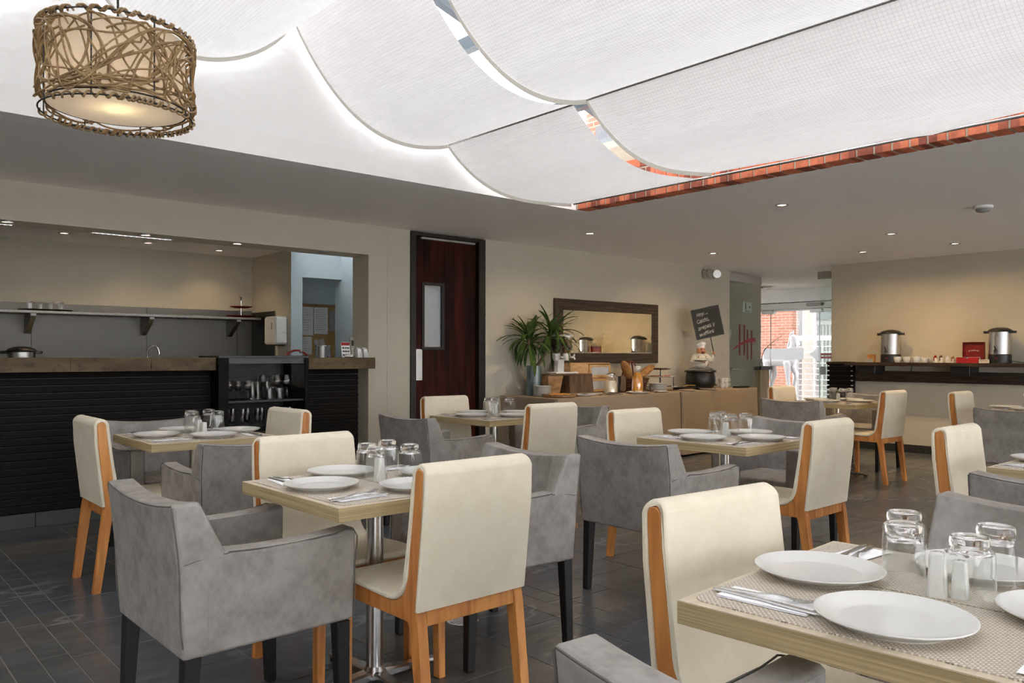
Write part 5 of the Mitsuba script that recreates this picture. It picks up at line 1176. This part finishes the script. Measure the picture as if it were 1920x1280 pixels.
# ---- basket with bread
t = thing('bread_basket', 'dark wicker bread basket with tall red handles', 'basket')
BX, BY = 7.68, 6.50
add('weave', xf(lathe([(0, 0), (.15, 0), (.17, .04), (.19, .10), (.215, .16), (.205, .16), (.18, .10), (.155, .02), (0, .02)], 40), (BX, BY, BT)), 'm_wicker', t)
for z, r_ in ((.03, .168), (.06, .180), (.09, .190), (.12, .201), (.16, .212)): add('cane', tube([(BX + r_ * math.cos(q) * (1 + .012 * math.cos(20 * q)), BY + r_ * math.sin(q) * (1 + .012 * math.cos(20 * q)), BT + z) for q in np.arange(80) * 2 * PI / 80], .007, 6, closed=True), 'm_wicker', t)
for s in (-.03, .03): add('handle', tube(spline([(BX - .13, BY + s, BT + .14), (BX - .09, BY + s, BT + .30), (BX - .02, BY + s * .4, BT + .375), (BX + .05, BY + s, BT + .30), (BX + .09, BY + s, BT + .14)], 30), .009, 8), 'm_handle_red', t)
def loaf(c, d, L, r, lb, gname):
    d = np.array(d, float); d /= np.linalg.norm(d); m = 20; s = np.linspace(-1, 1, m); p = np.array(c) + s[:, None] * d * L / 2 + np.c_[0 * s, 0 * s, 0.02 * (1 - s ** 2)]
    rr = r * (1 - np.abs(s) ** 3.2 * 0.75); v, f_ = tube(p, rr, 14); v = v + 0.008 * (meshkit.noise(v * 30)[:, None] - .5) * np.array([1, 1, 1])
    k = add('bread_loaf', (v, f_), 'm_bread', smooth=True); tag(k, lb, 'bread', gname)
loaf((BX - .13, BY - .03, BT + .24), (-.55, -.1, .8), .32, .055, 'round ended brown loaf leaning left out of the basket', 'loaves in the bread basket')
loaf((BX + .22, BY - .03, BT + .215), (.86, -.05, .50), .38, .048, 'long brown loaf leaning right out of the basket', 'loaves in the bread basket')
loaf((BX - .02, BY + .05, BT + .20), (.1, .2, .9), .24, .05, 'brown loaf standing in the middle of the basket behind the bottle', 'loaves in the bread basket')
# ---- tiered stand, trays and small dishes along the front
t = thing('tiered_stand', 'three tier metal stand with dishes of cold cuts on the buffet', 'cake stand')
SX, SY = 8.22, 6.48
for z, r_ in ((.035, .22), (.165, .19), (.262, .135)):
    k = add('tier', xf(lathe([(0, 0), (r_ * .7, 0), (r_, .012), (r_, .016), (r_ * .7, .005), (0, .005)], 36), (SX, SY, BT + z)), 'm_porcelain' if z < .2 else 'm_black', t)
    add('food', cat([xf(ball((0, 0, 0), (.035, .022, .010), 1), (SX + r_ * .55 * math.cos(q), SY + r_ * .55 * math.sin(q), BT + z + .014)) for q in np.arange(9) * 2 * PI / 9]), 'm_red' if z == .165 else 'm_wicker', k, smooth=True)
add('post', cyl((SX, SY, BT), (SX, SY, BT + .28), .006, n=10), 'm_black', t)
for q in (-.14, .14): add('foot', cyl((SX + q, SY - .1, BT), (SX + q, SY - .1, BT + .165), .005, n=8), 'm_black', t)
def tongs(x, y, z, r, lb):
    t = thing('serving_tongs', lb, 'tongs', 'serving tongs on the buffet')
    for s in (-1, 1):
        v, f_ = strip([(-.12, .012), (-.06, .016), (.04, .014), (.10, .006), (.13, .004)], [.007, .008, .010, .016, .010], .002); add('arm', xf((v, f_), (x, y, z), rz=r + s * 7), 'm_steel', t, smooth=25)
    return t
def dish(x, y, r_, lb, food=None, nm='white_dish', z=BT, fl=None):
    k = put1(nm, side_plate, lb, 'plate', mat4((x, y, z), 0, r_ / .098), 'white dishes along the buffet')
    if food:
        rr = np.random.default_rng(int(x * 100)); ft = thing('food', fl, 'food')
        for q in range(7): add('piece', ball((x + rr.uniform(-.6, .6) * r_, y + rr.uniform(-.6, .6) * r_, z + .010 + .006 * (r_ / .098)), (.028, .022, .012), 1), food, ft, smooth=True)
dish(6.36, 6.08, .11, 'white dish beside the wooden board holding tongs', None)
t = thing('white_tray', 'long white tray behind the tongs in front of the riser', 'tray')
add('tray', xf(loft(rpoly([(-.26, -.09), (.26, -.09), (.26, .09), (-.26, .09)], .03), [(0, .01), (.018, 0), (.021, .003)], 'z'), (6.52, 6.235, BT)), 'm_porcelain', t)
tongs(6.50, 6.08, BT + .012, 70, 'serving tongs lying right of the wooden board')
tongs(6.74, 6.06, BT + .004, 80, 'serving tongs lying left of the milk jug')
dish(6.86, 6.05, .10, 'white dish with dark food in front of the milk jug', 'm_wicker', fl='dark food pieces on the dish in front of the milk jug')
dish(7.28, 6.07, .135, 'broad white plate with pale food in front of the juice bottle', 'm_cream_paint', fl='pale food pieces on the plate in front of the juice bottle')
dish(7.75, 6.10, .095, 'small white plate in front of the plate stack')
dish(8.30, 6.12, .11, 'white plate with meat below the tiered stand', 'm_bread', fl='brown meat pieces on the plate below the tiered stand')
dish(8.78, 6.14, .12, 'white plate with food in front of the black soup kettle', 'm_wicker', fl='brown food pieces on the plate before the black kettle')
t = thing('black_tray', 'black tray with a ladle between tiered stand and kettle', 'tray')
add('tray', xf(loft(rpoly([(-.17, -.11), (.17, -.11), (.17, .11), (-.17, .11)], .02), [(0, .01), (.03, 0), (.033, .003)], 'z'), (8.62, 6.36, BT)), 'm_black', t)
add('ladle', cat([tube([(8.45, 6.30, BT + .05), (8.62, 6.34, BT + .058), (8.8, 6.36, BT + .05)], .006, 8)]), 'm_light_wood', t)
for i, (x, y) in enumerate(((9.43, 6.38), (9.43, 6.38), (9.58, 6.42), (9.58, 6.42))):
    cup.put('coffee_cup', f'white mug right of the black kettle, {("lower", "upper")[i % 2]} of the {("left", "right")[i // 2]} pair', 'cup', mat4((x, y, BT + .068 * (i % 2)), -40, 1.05), 'mugs stacked by the kettle')
t = thing('cutlery_tray', 'dark tray of cutlery at the right end of the buffet', 'tray')
add('tray', xf(loft(rpoly([(-.13, -.06), (.13, -.06), (.13, .06), (-.13, .06)], .015), [(0, .006), (.022, 0), (.024, .002)], 'z'), (9.70, 6.25, BT)), 'm_black', t)
for i in range(4): scene_key = share('spoon', {**fork}, t, tf=mat4((9.66 + .03 * i, 6.25, BT + .022), 70 + 8 * i))
# ---- soup kettle with the chef figurine
KX, KY = 9.01, 6.43
t = thing('soup_kettle', 'black soup kettle with a steel lid under the chef figurine', 'kettle')
add('body', xf(lathe([(0, 0), (.15, 0), (.165, .012), (.19, .05), (.2, .10), (.197, .16), (.185, .215), (.18, .225), (0, .225)], 44), (KX, KY, BT)), 'm_black', t)
add('rim', xf(lathe([(.17, .222), (.205, .222), (.212, .230), (.205, .248), (.17, .25)], 44, closed=True), (KX, KY, BT)), 'm_black', t)
add('lid', xf(lathe([(.178, .248), (.17, .262), (.13, .285), (.10, .292), (0, .294)], 40), (KX, KY, BT)), 'm_steel', t)
add('knob', xf(lathe([(0, 0), (.012, 0), (.014, .02), (.010, .028), (0, .03)], 14), (KX + .10, KY - .165, BT + .05), rx=70), 'm_steel', t)
add('ladle_handle', xf(box(-.010, .010, -.006, .006, 0, .08, .004), (KX + .13, KY - .02, BT + .27), ry=12), 'm_mid_wood', t)
fg = thing('chef_figurine', 'plump laughing chef figurine in white holding a chalkboard, on the kettle lid', 'figurine')
import manifold3d as m3
def blob(balls, chains=(), edge=.012, sm=12):
    """One smooth body: hulls of spheres joined."""
    S = lambda c, r: m3.Manifold.sphere(1.0, 20).scale([r, r, r] if np.ndim(r) == 0 else list(r)).translate([float(q) for q in c])
    parts = [S(c, r) for c, r in balls]
    for ch in chains:
        for (c0, r0), (c1, r1) in zip(ch[:-1], ch[1:]): parts.append(m3.Manifold.batch_hull([S(c0, r0), S(c1, r1)]))
    m = parts[0]
    for p in parts[1:]: m = m + p
    m = m.refine_to_length(edge).to_mesh()
    tm = trimesh.Trimesh(np.asarray(m.vert_properties)[:, :3], np.asarray(m.tri_verts), process=True)
    trimesh.smoothing.filter_taubin(tm, iterations=sm)
    return np.asarray(tm.vertices), np.asarray(tm.faces)
FZ = BT + .292
c = lambda x, y, z: (KX + x, KY + y, FZ + z)
# body with both sleeves (one surface); the figure faces the room, towards -y
add('jacket', blob([(c(0, 0, .055), (.105, .088, .07)), (c(-.005, 0, .12), (.095, .08, .07))],
                   [[(c(-.075, 0, .135), .042), (c(-.115, -.045, .075), .038), (c(-.03, -.115, .072), .030)], [(c(.075, 0, .14), .042), (c(.140, -.01, .09), .036), (c(.163, -.03, .15), .030)]]), 'm_cream_paint', fg, smooth=True)
hx, hz = .008, .215
add('head', blob([(c(hx, -.01, hz), (.056, .055, .060)), (c(hx + .004, -.045, hz - .022), (.046, .025, .032)), (c(hx - .056, -.005, hz), .012), (c(hx + .058, -.005, hz), .012)], [], .008, 6), 'm_skin', fg, smooth=True)
hd = f'{fg}__head'
add('nose', ball(c(hx + .004, -.074, hz - .004), (.013, .014, .011), 2), 'm_skin', hd, smooth=True)
for s in (-1, 1):
    add('eye', ball(c(hx + .004 + s * .020, -.060, hz + .014), (.006, .004, .005), 1), 'm_black', hd, smooth=True)
    add('eyebrow', tube([c(hx + .004 + s * q, -.0605, hz + .026 - abs(q - .02) * .2) for q in (.010, .020, .031)], .003, 6), 'm_black', hd)
add('moustache', cat([ball(c(hx + .004 + s * .014, -.070, hz - .015), (.017, .007, .0055), 1) for s in (-1, 1)]), 'm_black', hd, smooth=True)
add('mouth', ball(c(hx + .004, -.066, hz - .030), (.020, .008, .010), 2), 'm_red_dark', hd, smooth=True)
add('hair', blob([(c(hx, .015, hz + .004), (.058, .046, .050))], [], .01, 4), 'm_black', hd, smooth=True)
add('hat', blob([(c(hx - .01, .0, hz + .098), (.058, .052, .034)), (c(hx - .045, -.01, hz + .088), (.034, .036, .030)), (c(hx + .028, -.01, hz + .094), (.034, .036, .032)), (c(hx - .008, -.03, hz + .096), (.036, .030, .034))], [[(c(hx, 0, hz + .045), .049), (c(hx, 0, hz + .075), .047)]], .01, 6), 'm_white', fg, smooth=True)
for i, (bx_, bz_) in enumerate(((-.028, .055), (0.0, .052), (.028, .055), (-.05, .135), (.05, .135))): add('button', ball(c(bx_, -.088 if bz_ < .1 else -.072, bz_), (.0075, .005, .0075), 1), 'm_red', fg, smooth=True)
add('neckerchief', tube([c(hx + .05 * math.cos(q), -.012 + .045 * math.sin(q), .165) for q in np.arange(24) * 2 * PI / 24], .012, 8, closed=True), 'm_white', fg, smooth=True)
def small_hand(p, up_dir, lb):
    """A fist: palm and five curled fingers in one surface."""
    x, y, z = p; ch = []
    for k in range(4):
        zz = z - .014 + .0092 * k; ch.append([((x - .006, y - .004, zz), .0055), ((x - .004, y - .016, zz), .0055), ((x + .008, y - .018, zz), .005), ((x + .012, y - .009, zz), .0045)])
    ch.append([((x + .004, y + .004, z + .014), .006), ((x + .004, y - .012, z + .022), .0055), ((x - .004, y - .018, z + .020), .005)])
    return blob([((x, y, z), (.014, .013, .022))], ch, .005, 4)
hp = (KX + .166, KY - .042, FZ + .185)
add('hand', small_hand(hp, 1, ''), 'm_skin', fg, smooth=True)
add('hand', blob([(c(-.012, -.130, .068), (.022, .016, .010))], [[((KX - .012 + q, KY - .132, FZ + .068), .006), ((KX - .022 + q * 1.5, KY - .158, FZ + .072), .005)] for q in (-.014, -.005, .004, .013)] + [[(c(.004, -.125, .070), .006), (c(.024, -.142, .075), .005)]], .006, 4), 'm_skin', fg, smooth=True)
add('tray', xf(lathe([(0, 0), (.078, 0), (.084, .006), (.080, .008), (0, .006)], 32), c(-.045, -.138, .082)), 'm_black', fg)
# chalkboard on its stick, tilted
BA = 12.5
base = np.array([KX + .170, KY - .054, FZ + .165])
bd = add('chalkboard', xf(box(-.190, .190, -.008, .008, 0, .40, .003), (KX + .118, KY - .060, FZ + .40), ry=-BA), 'm_black_matte', fg, smooth=False, label='black chalkboard with chalk writing')
add('board_edge', cat([xf(box(a_, b_, -.010, .010, d_, e_), (KX + .118, KY - .060, FZ + .40), ry=-BA) for a_, b_, d_, e_ in ((-.193, .193, -.003, .006), (-.193, .193, .394, .403), (-.193, -.184, 0, .4), (.184, .193, 0, .4))]), 'm_black', bd, smooth=False)
dirv = np.array([-math.sin(math.radians(BA)), 0, math.cos(math.radians(BA))])
add('stick', cyl(tuple(base - dirv * .03), tuple(base + dirv * .26), .0065, n=10), 'm_black', fg)
def chalk(txt, hgt, lx, lz):
    v, f_ = text(txt, hgt, .001, center=False); v = v.copy(); v[:, 1] += 0.10 * v[:, 0] ; v[:, 0] = v[:, 0] * 0.82 + 0.12 * v[:, 1]
    v = np.stack([v[:, 0] + lx, -.0085 - v[:, 2], v[:, 1] + lz], 1)
    return xf((v, f_), (KX + .118, KY - .060, FZ + .40), ry=-BA)
for tx_, hh, lx, lz in (('Hoy....', .048, -.135, .295), ('Caldo,', .052, -.15, .205), ('arepas y', .052, -.15, .115), ('waffles', .052, -.15, .030)):
    add('chalk_writing', chalk(tx_, hh, lx, lz), 'm_chalk', bd, smooth=False)

turn = T().translate([KX, KY, 0.0]).rotate([0, 0, 1], -36.0).translate([-KX, -KY, 0.0])      # the figurine looks towards the tables
for k in list(scene):
    if k.startswith(fg + '__'): scene[k]['to_world'] = turn
# ================================================================ ENTRANCE: open glass leaf, vestibule, glass front, street
t = thing('glass_door', 'open greenish glass door leaf with red logo bars and a steel lock', 'door')
gx0, gx1, gy0, gy1 = 10.22, 11.28, 6.84, 6.94
def gp(x, off=0.0): return gy0 + (gy1 - gy0) * (x - gx0) / (gx1 - gx0) + off
def gbox(x0, x1, z0, z1, th=.012, off=0.0, b=0.0):
    v, f_ = box(x0, x1, -th / 2 + off, th / 2 + off, z0, z1, b); v = v.copy(); v[:, 1] += gp(v[:, 0]); return v, f_
v = np.array([[gx0, gp(gx0), .02], [gx1, gp(gx1), .02], [gx1, gp(gx1), 2.36], [gx0, gp(gx0), 2.36]])
add('leaf', (v, np.array([[0, 1, 2], [0, 2, 3]])), 'm_green_pane', t, smooth=False, label='clear greenish glass leaf')
add('edge', gbox(gx0 - .006, gx0 + .004, .02, 2.36, .012), 'm_glass_edge', t, smooth=False)
add('top_rail', gbox(gx0 - .02, gx1 + .02, 2.36, 2.475, .06, 0, .004), 'm_alu_light', t, smooth=False)
add('bottom_rail', gbox(gx0, gx1, .005, .09, .05, 0, .004), 'm_alu_light', t, smooth=False)
lk = add('lock', gbox(gx0 + .0, gx0 + .09, .98, 1.10, .05, 0, .006), 'm_steel', t, smooth=False)
add('lever', cat([cyl((gx0 + .12, gp(gx0 + .12) - .07, 1.045), (gx0 + .30, gp(gx0 + .3) - .07, 1.04), .011, n=10), cyl((gx0 + .12, gp(gx0 + .12), 1.045), (gx0 + .12, gp(gx0 + .12) - .07, 1.045), .014, n=12)]), 'm_steel', lk)
add('lock_plate', gbox(gx0 + .02, gx0 + .16, 1.52, 1.64, .014), 'm_grey_plastic', t, smooth=False)
lg = add('logo_bar', gbox(10.60, 10.64, 1.25, 1.72, .004, -.009), 'm_red_dark', t, smooth=False, label='red bar of the emblem')
for x_, z0, z1 in ((10.745, 1.25, 1.715), (10.85, 1.18, 1.645), (10.98, 1.18, 1.635)): add('logo_bar', gbox(x_, x_ + .038, z0, z1, .004, -.009), 'm_red_dark', t, smooth=False)
q = np.linspace(0, 1, 24); xs3 = 10.395 + q * .72; zc = 1.335 + .155 * np.sin(q * PI * .52) ; th = .004 + .030 * q ** 0.9
V = np.vstack([np.c_[xs3, gp(xs3) - .012, zc - th], np.c_[xs3, gp(xs3) - .012, zc + th], np.c_[xs3, gp(xs3) - .015, zc - th], np.c_[xs3, gp(xs3) - .015, zc + th]]); i = np.arange(23)
add('logo_swoosh', (V, np.vstack([np.stack([i + 48, i + 49, i + 73, i + 72], 1), np.stack([i, i + 24, i + 25, i + 1], 1), np.stack([i + 24, i + 72, i + 73, i + 25], 1), np.stack([i, i + 1, i + 49, i + 48], 1)])), 'm_red', t, smooth=False, label='red swoosh of the emblem')
v = np.array([[gx0 + .01, 1.26], [10.60, 1.26], [10.60, 1.72], [gx0 + .01, 2.0]])
add('frosted_film', (np.c_[v[:, 0], gp(v[:, 0]) + .004, v[:, 1]], np.array([[0, 1, 2], [0, 2, 3]])), 'm_frost_thin', t, smooth=False)
sg = thing('direction_sign', 'small clear sign with a walking figure and an arrow on the glass door', 'sign')
sx0, sx1, sz0, sz1 = 10.72, 11.0, 1.905, 2.07
add('plate', gbox(sx0, sx1, sz0, sz1, .004, -.010), 'm_sign', sg, smooth=False)
def gpos(m, x, z):
    v, f_ = cat([m]); v = np.stack([v[:, 0] + x, -.0125 - v[:, 2], v[:, 1] + z], 1); v[:, 1] += gp(v[:, 0]); return v, f_
man = [xf(lathe([(0, 0), (.0085, 0), (.0085, .001), (0, .001)], 14), (.002, .098, 0))]
for a_, b_, w_ in (((0, .085), (-.004, .05), .009), ((-.004, .052), (.012, .026), .007), ((.012, .026), (.006, .0), .006), ((-.004, .052), (-.012, .026), .007), ((-.012, .026), (-.026, .004), .006), ((.001, .082), (.020, .060), .005), ((.0, .082), (-.018, .062), .005)):
    a_, b_ = np.array(a_), np.array(b_); man.append(prism(poly_ring(LineString([a_, b_]).buffer(w_ / 2 + .001)), 0, .001, 'z'))
add('walking_figure', gpos(cat(man), 10.80, 1.945), 'm_black', sg, smooth=False)
add('arrow', gpos(prism(np.array([(-.022, -.007), (.004, -.007), (.004, -.020), (.024, 0), (.004, .020), (.004, .007), (-.022, .007)]), 0, .001, 'z'), 10.93, 1.99), 'm_black', sg, smooth=False)
add('lettering', gpos(text('RECEPCIÓN', .017, .001), 10.86, 1.918), 'm_black', sg, smooth=False)
# fixed glass strip at the right of the opening
t = thing('fixed_glass', 'narrow fixed glass panel hung under the ceiling at the right of the entrance', 'glass panel')
add('rail', box(10.84, 10.90, 5.46, 5.74, 2.335, 2.44, .003), 'm_alu', t, smooth=False)
v = np.array([[10.87, 5.46, .02], [10.87, 5.73, .02], [10.87, 5.73, 2.34], [10.87, 5.46, 2.34]])
add('pane', (v, np.array([[0, 1, 2], [0, 2, 3]])), 'm_green_pane', t, smooth=False)
# reception desk
t = thing('reception_desk', 'light wooden reception desk with a black top beyond the glass door', 'desk')
add('body', box(12.22, 12.50, 7.50, 7.598, 0, 1.005, .003), 'm_desk_wood', t, smooth=False)
add('top', box(12.18, 12.54, 7.46, 7.598, 1.005, 1.065, .004), 'm_black', t, smooth=False)
# ceiling lamp in the vestibule
t = thing('vestibule_lamp', 'pale flat ceiling lamp in the entrance hall', 'ceiling light')
add('shade', xf(lathe([(0, 2.40), (.10, 2.36), (.26, 2.44), (.26, 2.455), (0, 2.455)], 32), (13.1, 8.05, 0)), 'm_white', t)
add('rose', cyl((13.1, 8.05, 2.455), (13.1, 8.05, 2.50), .06, n=20), 'm_alu_light', t)
t = thing('twig_arrangement', 'bare leafy twigs beside the reception desk', 'plant')
rng = np.random.default_rng(8)
for k in range(4):
    p = spline([(12.30, 7.53, 1.10), (12.30, 7.50, 1.28), (12.34 + .05 * k, 7.46 - .02 * k, 1.38 + .04 * k), (12.42 + .06 * k, 7.42 - .03 * k, 1.37 + .07 * k)], 16)
    add('twig', tube(p, np.linspace(.004, .0015, 16), 5), 'm_stem', t)
    for q in (11, 13, 15): add('leaf', xf(ball((0, 0, 0), (.030, .005, .004), 1), tuple(p[q]), ry=rng.uniform(-50, 30)), 'm_stem', t, smooth=True)
add('vase', xf(lathe([(0, 0), (.025, 0), (.030, .05), (.015, .10), (.018, .12), (0, .11)], 20), (12.30, 7.53, 1.066)), 'm_white', t)
# ---- glass front of the entrance hall at x = 14
FX = 14.0
struct('wall_entrance', cat([box(FX, FX + .2, 9.6, 10.2, 0, ZC), box(FX, FX + .2, 5.0, 6.2, 0, ZC), box(FX, FX + .2, 6.2, 9.6, 2.26, ZC), box(10.85, FX, 5.0, 5.15, 0, ZC), box(10.17, FX, 10.05, 10.2, 0, ZC)]), 'm_white')
t = thing('entrance_front', 'glass entrance front with a steel header and frosted arrow band', 'glass front')
add('header', box(FX + .02, FX + .12, 6.2, 9.6, 2.125, 2.26, .004), 'm_alu_light', t, smooth=False)
add('header_line', box(FX + .015, FX + .12, 6.2, 9.6, 2.245, 2.262), 'm_black', t, smooth=False)
add('door_rail', box(FX + .03, FX + .10, 6.2, 9.6, 2.095, 2.122), 'm_alu', t, smooth=False)
for y in (8.45, 7.45, 7.15): add('hinge', box(FX + .0, FX + .12, y - .12, y + .12, 2.05, 2.115, .004), 'm_alu', t, smooth=False)
add('closer', box(FX - .04, FX + .02, 7.32, 7.62, 2.17, 2.225, .005), 'm_grey_plastic', t, smooth=False)
for y0, y1 in ((6.2, 7.398), (7.402, 8.398), (8.402, 9.6)):
    v = np.array([[FX + .06, y0, .01], [FX + .06, y1, .01], [FX + .06, y1, 2.12], [FX + .06, y0, 2.12]])
    add('pane', (v, np.array([[0, 1, 2], [0, 2, 3]])), 'm_pane', t, smooth=False)
    add('pane_edge', box(FX + .054, FX + .066, y0 - .004, y0 + .004, .01, 2.12), 'm_glass_edge', t, smooth=False)
add('frosted_band', box(FX + .048, FX + .054, 7.72, 8.55, 1.175, 1.385), 'm_frost', t, smooth=False)
ar = np.array([(7.60, 1.275), (7.40, 1.42), (7.38, 1.42), (7.38, 1.14), (7.42, 1.14)])
add('frosted_arrow', prism(ar[::-1], FX + .048, FX + .054, 'x'), 'm_frost', t, smooth=False)
for z in (1.195, 1.25): add('red_stripe', box(FX + .046, FX + .054, 6.6, 7.375, z, z + .042), 'm_red', t, smooth=False)
add('lock', box(FX + .03, FX + .09, 7.27, 7.38, .90, 1.05, .004), 'm_grey_plastic', t, smooth=False)
# ---- street
struct('street', box(14.2, 60, -30, 50, -.3, -.15), 'm_concrete', label='pale pavement outside the entrance')
struct('step', box(14.0, 15.2, 5.0, 10.2, -.15, -.02), 'm_concrete')
t = thing('brick_house', 'pink brick building across the street beyond the entrance', 'building')
add('wall', box(20.0, 20.3, 11.3, 22, -.15, 7.5), 'm_brickwork', t, smooth=False)
add('plinth', box(19.95, 20.0, 11.3, 22, -.15, .3), 'm_concrete', t, smooth=False)
t = thing('white_house', 'white building with barred windows across the street', 'building')
add('wall', box(22.0, 23.0, -2, 16, -.15, 7.5), 'm_house_white', t, smooth=False)
for y0, y1 in ((10.55, 11.9), (12.3, 13.2)):
    w = add('window', box(21.93, 22.0, y0, y1, .55, 2.12), 'm_window_dark', t, smooth=False)
    for y in np.arange(y0 + .04, y1, .10): add('bar', box(21.86, 21.885, y, y + .045, .55, 2.14), 'm_house_white', w, smooth=False)
    add('lintel', box(21.9, 22.0, y0 - .05, y1 + .05, 2.30, 2.62), 'm_window_dark', t, smooth=False)
    add('ledge', box(21.85, 22.0, y0 - .1, y1 + .1, 2.14, 2.24), 'm_house_white', t, smooth=False)
tag(add('concrete_post', cyl((19.0, 10.32, -.15), (19.0, 10.32, 6.5), .14, .11, n=20), 'm_concrete'), 'round concrete post standing in the street', 'post')
t = thing('downpipe', 'pale grey downpipe beside the concrete post', 'pipe')
add('pipe', cyl((20.5, 11.0, -.15), (20.5, 11.0, 2.75), .10, n=16), 'm_alu', t)
add('collar', cat([cyl((20.5, 11.0, z), (20.5, 11.0, z + .08), .115, n=16) for z in (.4, 1.6, 2.7)]), 'm_alu', t)
t = thing('gate_fence', 'grey metal railing of horizontal bars outside the entrance', 'fence')
add('top_rail', box(17.45, 17.55, 7.6, 9.86, 1.60, 1.71), 'm_alu', t, smooth=False)
add('post', box(17.45, 17.55, 9.76, 9.86, -.15, 1.70), 'm_alu', t, smooth=False)
add('post', cyl((17.5, 9.15, -.15), (17.5, 9.15, 1.66), .02, n=10), 'm_alu', t)
for i in range(12): add('bar', cyl((17.5, 7.6, .05 + .128 * i), (17.5, 9.78, .05 + .128 * i), .012, n=8), 'm_alu', t)
# horse statue: one smooth body
h = thing('horse_statue', 'white horse statue standing outside the glass entrance', 'statue')
HX, HY = 16.5, 9.55
c = lambda y, z, x=0.0: (HX + x, HY + y, z)
add('body', blob([(c(-.10, 1.16), (.14, .18, .17)), (c(.30, 1.18), (.15, .18, .17))],
    [[(c(-.10, 1.16), .15), (c(.30, 1.17), .155)],
     [(c(-.16, 1.26), .11), (c(-.24, 1.46), .078), (c(-.24, 1.66), .062)], [(c(-.25, 1.66), .066), (c(-.30, 1.60), .052), (c(-.36, 1.50), .040)],
     [(c(-.235, 1.74, .03), .014), (c(-.235, 1.82, .035), .006)], [(c(-.235, 1.74, -.03), .014), (c(-.235, 1.82, -.035), .006)],
     [(c(-.14, 1.08, -.08), .085), (c(-.16, .78, -.08), .052), (c(-.17, .68, -.08), .044), (c(-.20, .38, -.08), .033), (c(-.21, .20, -.08), .036), (c(-.22, .02, -.08), .05)],
     [(c(-.14, 1.08, .08), .085), (c(-.26, .86, .08), .052), (c(-.28, .78, .08), .044), (c(-.20, .56, .08), .033), (c(-.19, .46, .08), .038)],
     [(c(.36, 1.10, -.08), .10), (c(.32, .80, -.08), .060), (c(.42, .56, -.08), .042), (c(.40, .30, -.08), .034), (c(.40, .16, -.08), .036), (c(.37, .02, -.08), .05)],
     [(c(.36, 1.10, .08), .10), (c(.26, .84, .08), .060), (c(.34, .58, .08), .042), (c(.30, .32, .08), .034), (c(.30, .16, .08), .036), (c(.27, .02, .08), .05)]], .03, 10), 'm_statue', h, smooth=True)
add('tail', blob([(c(.47, 1.20), .05)], [[(c(.45, 1.26), .04), (c(.54, 1.12), .05), (c(.58, .85), .045), (c(.60, .65), .02)]], .03, 6), 'm_statue', h, smooth=True)
add('mane', blob([(c(-.16, 1.62), .03)], [[(c(-.19, 1.74), .028), (c(-.16, 1.56), .034), (c(-.10, 1.36), .03)]], .03, 4), 'm_statue', h, smooth=True)
add('plinth', box(HX - .3, HX + .3, HY - .4, HY + .62, -.15, 0.0, .01), 'm_concrete', h, smooth=False)
